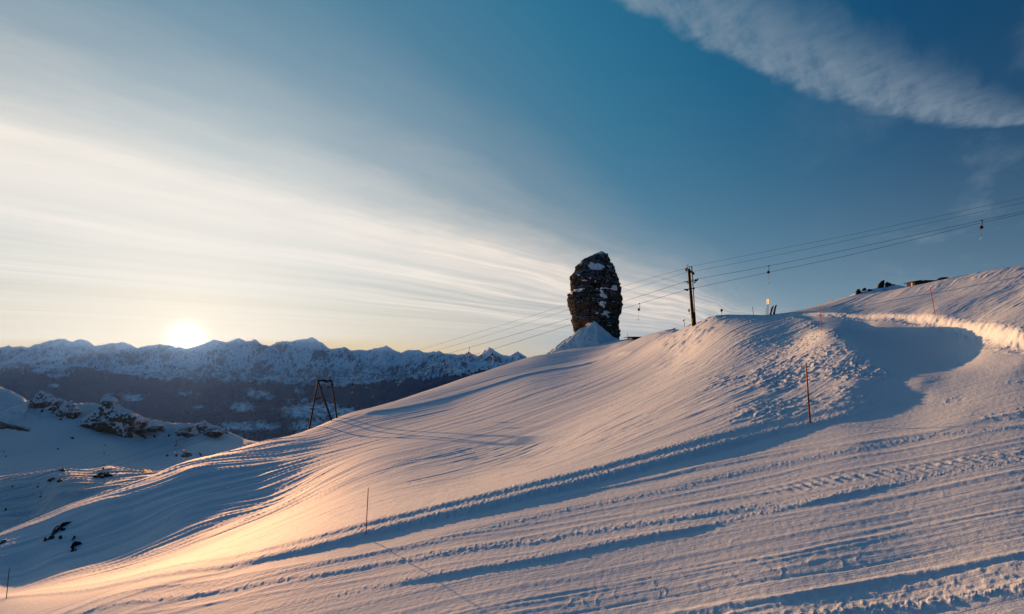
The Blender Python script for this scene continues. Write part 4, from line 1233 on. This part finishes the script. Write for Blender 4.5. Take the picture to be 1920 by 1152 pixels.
MB().tube(kb, at(1439.8, 561, KD), .045, None, 8).build('post', M_dark, ts, kb)
a_ = at(1440, 566, KD)
MB().box(a_, .05, .52, .74, R(4)).build('panel', M_sign, ts, kb)
for i_, (x0, y0, x1, y1, lab) in enumerate(((1443.4, 592, 1448.6, 574.5, 'left pair of dark skis stuck upright in the snow by the sign'), (1450.6, 590, 1455, 572, 'right pair of dark skis stuck upright in the snow by the sign'))):
    b_ = at(x0, y0 + 3, KD + i_ * .4)
    sp_ = thing('ski_pair', b_, lab, 'skis', 'skis stuck in the snow')
    for s_x in (-.09, .07):
        a0 = b_ + Vector((s_x, 0, -.1)); a1 = at(x1, y1, KD + i_ * .4) + Vector((s_x * .5, .05, 0))
        w_ = MB(); ax_ = a1 - a0
        for t_, wd_ in ((0, .10), (.25, .085), (.5, .08), (.8, .10), (.94, .095), (1., .03)):
            c_p = a0 + ax_ * t_ + Vector((.10 * max(0, t_ - .85) * 6, 0, 0))
            for sx2, sy2 in ((-1, -1), (1, -1), (1, 1), (-1, 1)): w_.v.append((c_p.x + sx2 * wd_ * .7, c_p.y + sy2 * .02, c_p.z))
        for k in range(5):
            for j in range(4): w_.f.append([k * 4 + j, k * 4 + (j + 1) % 4, k * 4 + 4 + (j + 1) % 4, k * 4 + 4 + j])
        w_.f += [[3, 2, 1, 0], [20, 21, 22, 23]]
        w_.build('ski', M_ski, sp_, b_)
for (x0, y0, x1, y1, lab) in ((1437.2, 598, 1436.8, 578, 'short stake just left of the slim sign post'), (1449, 596, 1450.2, 572, 'thin bare stake between the two pairs of skis')):
    b_ = at(x0, y0, KD + .2)
    ob = MB().tube(b_, at(x1, y1, KD + .2), .03, .025, 8).build('stake', M_steel, None, tuple(b_)); ob.location = b_
    tag(ob, lab, 'stake', 'stakes beside the skis')

# ------------------------------------------------------------------ haze
mh = bpy.data.materials.new('thin_haze'); mh.use_nodes = True
mh.node_tree.nodes.remove(mh.node_tree.nodes['Principled BSDF'])
pv = mh.node_tree.nodes.new('ShaderNodeVolumePrincipled')
pv.inputs['Color'].default_value = (.13, .33, 1.0, 1)
pv.inputs['Density'].default_value = 1.5e-5
pv.inputs['Anisotropy'].default_value = .60
mh.node_tree.links.new(pv.outputs[0], mh.node_tree.nodes['Material Output'].inputs['Volume'])
hz_ = MB().box((0, 7300, -990), 62000, 17000, 3060).build('haze', mh)
tag(hz_, 'thin pale morning haze over the valley and mountains', 'haze', None, 'stuff')
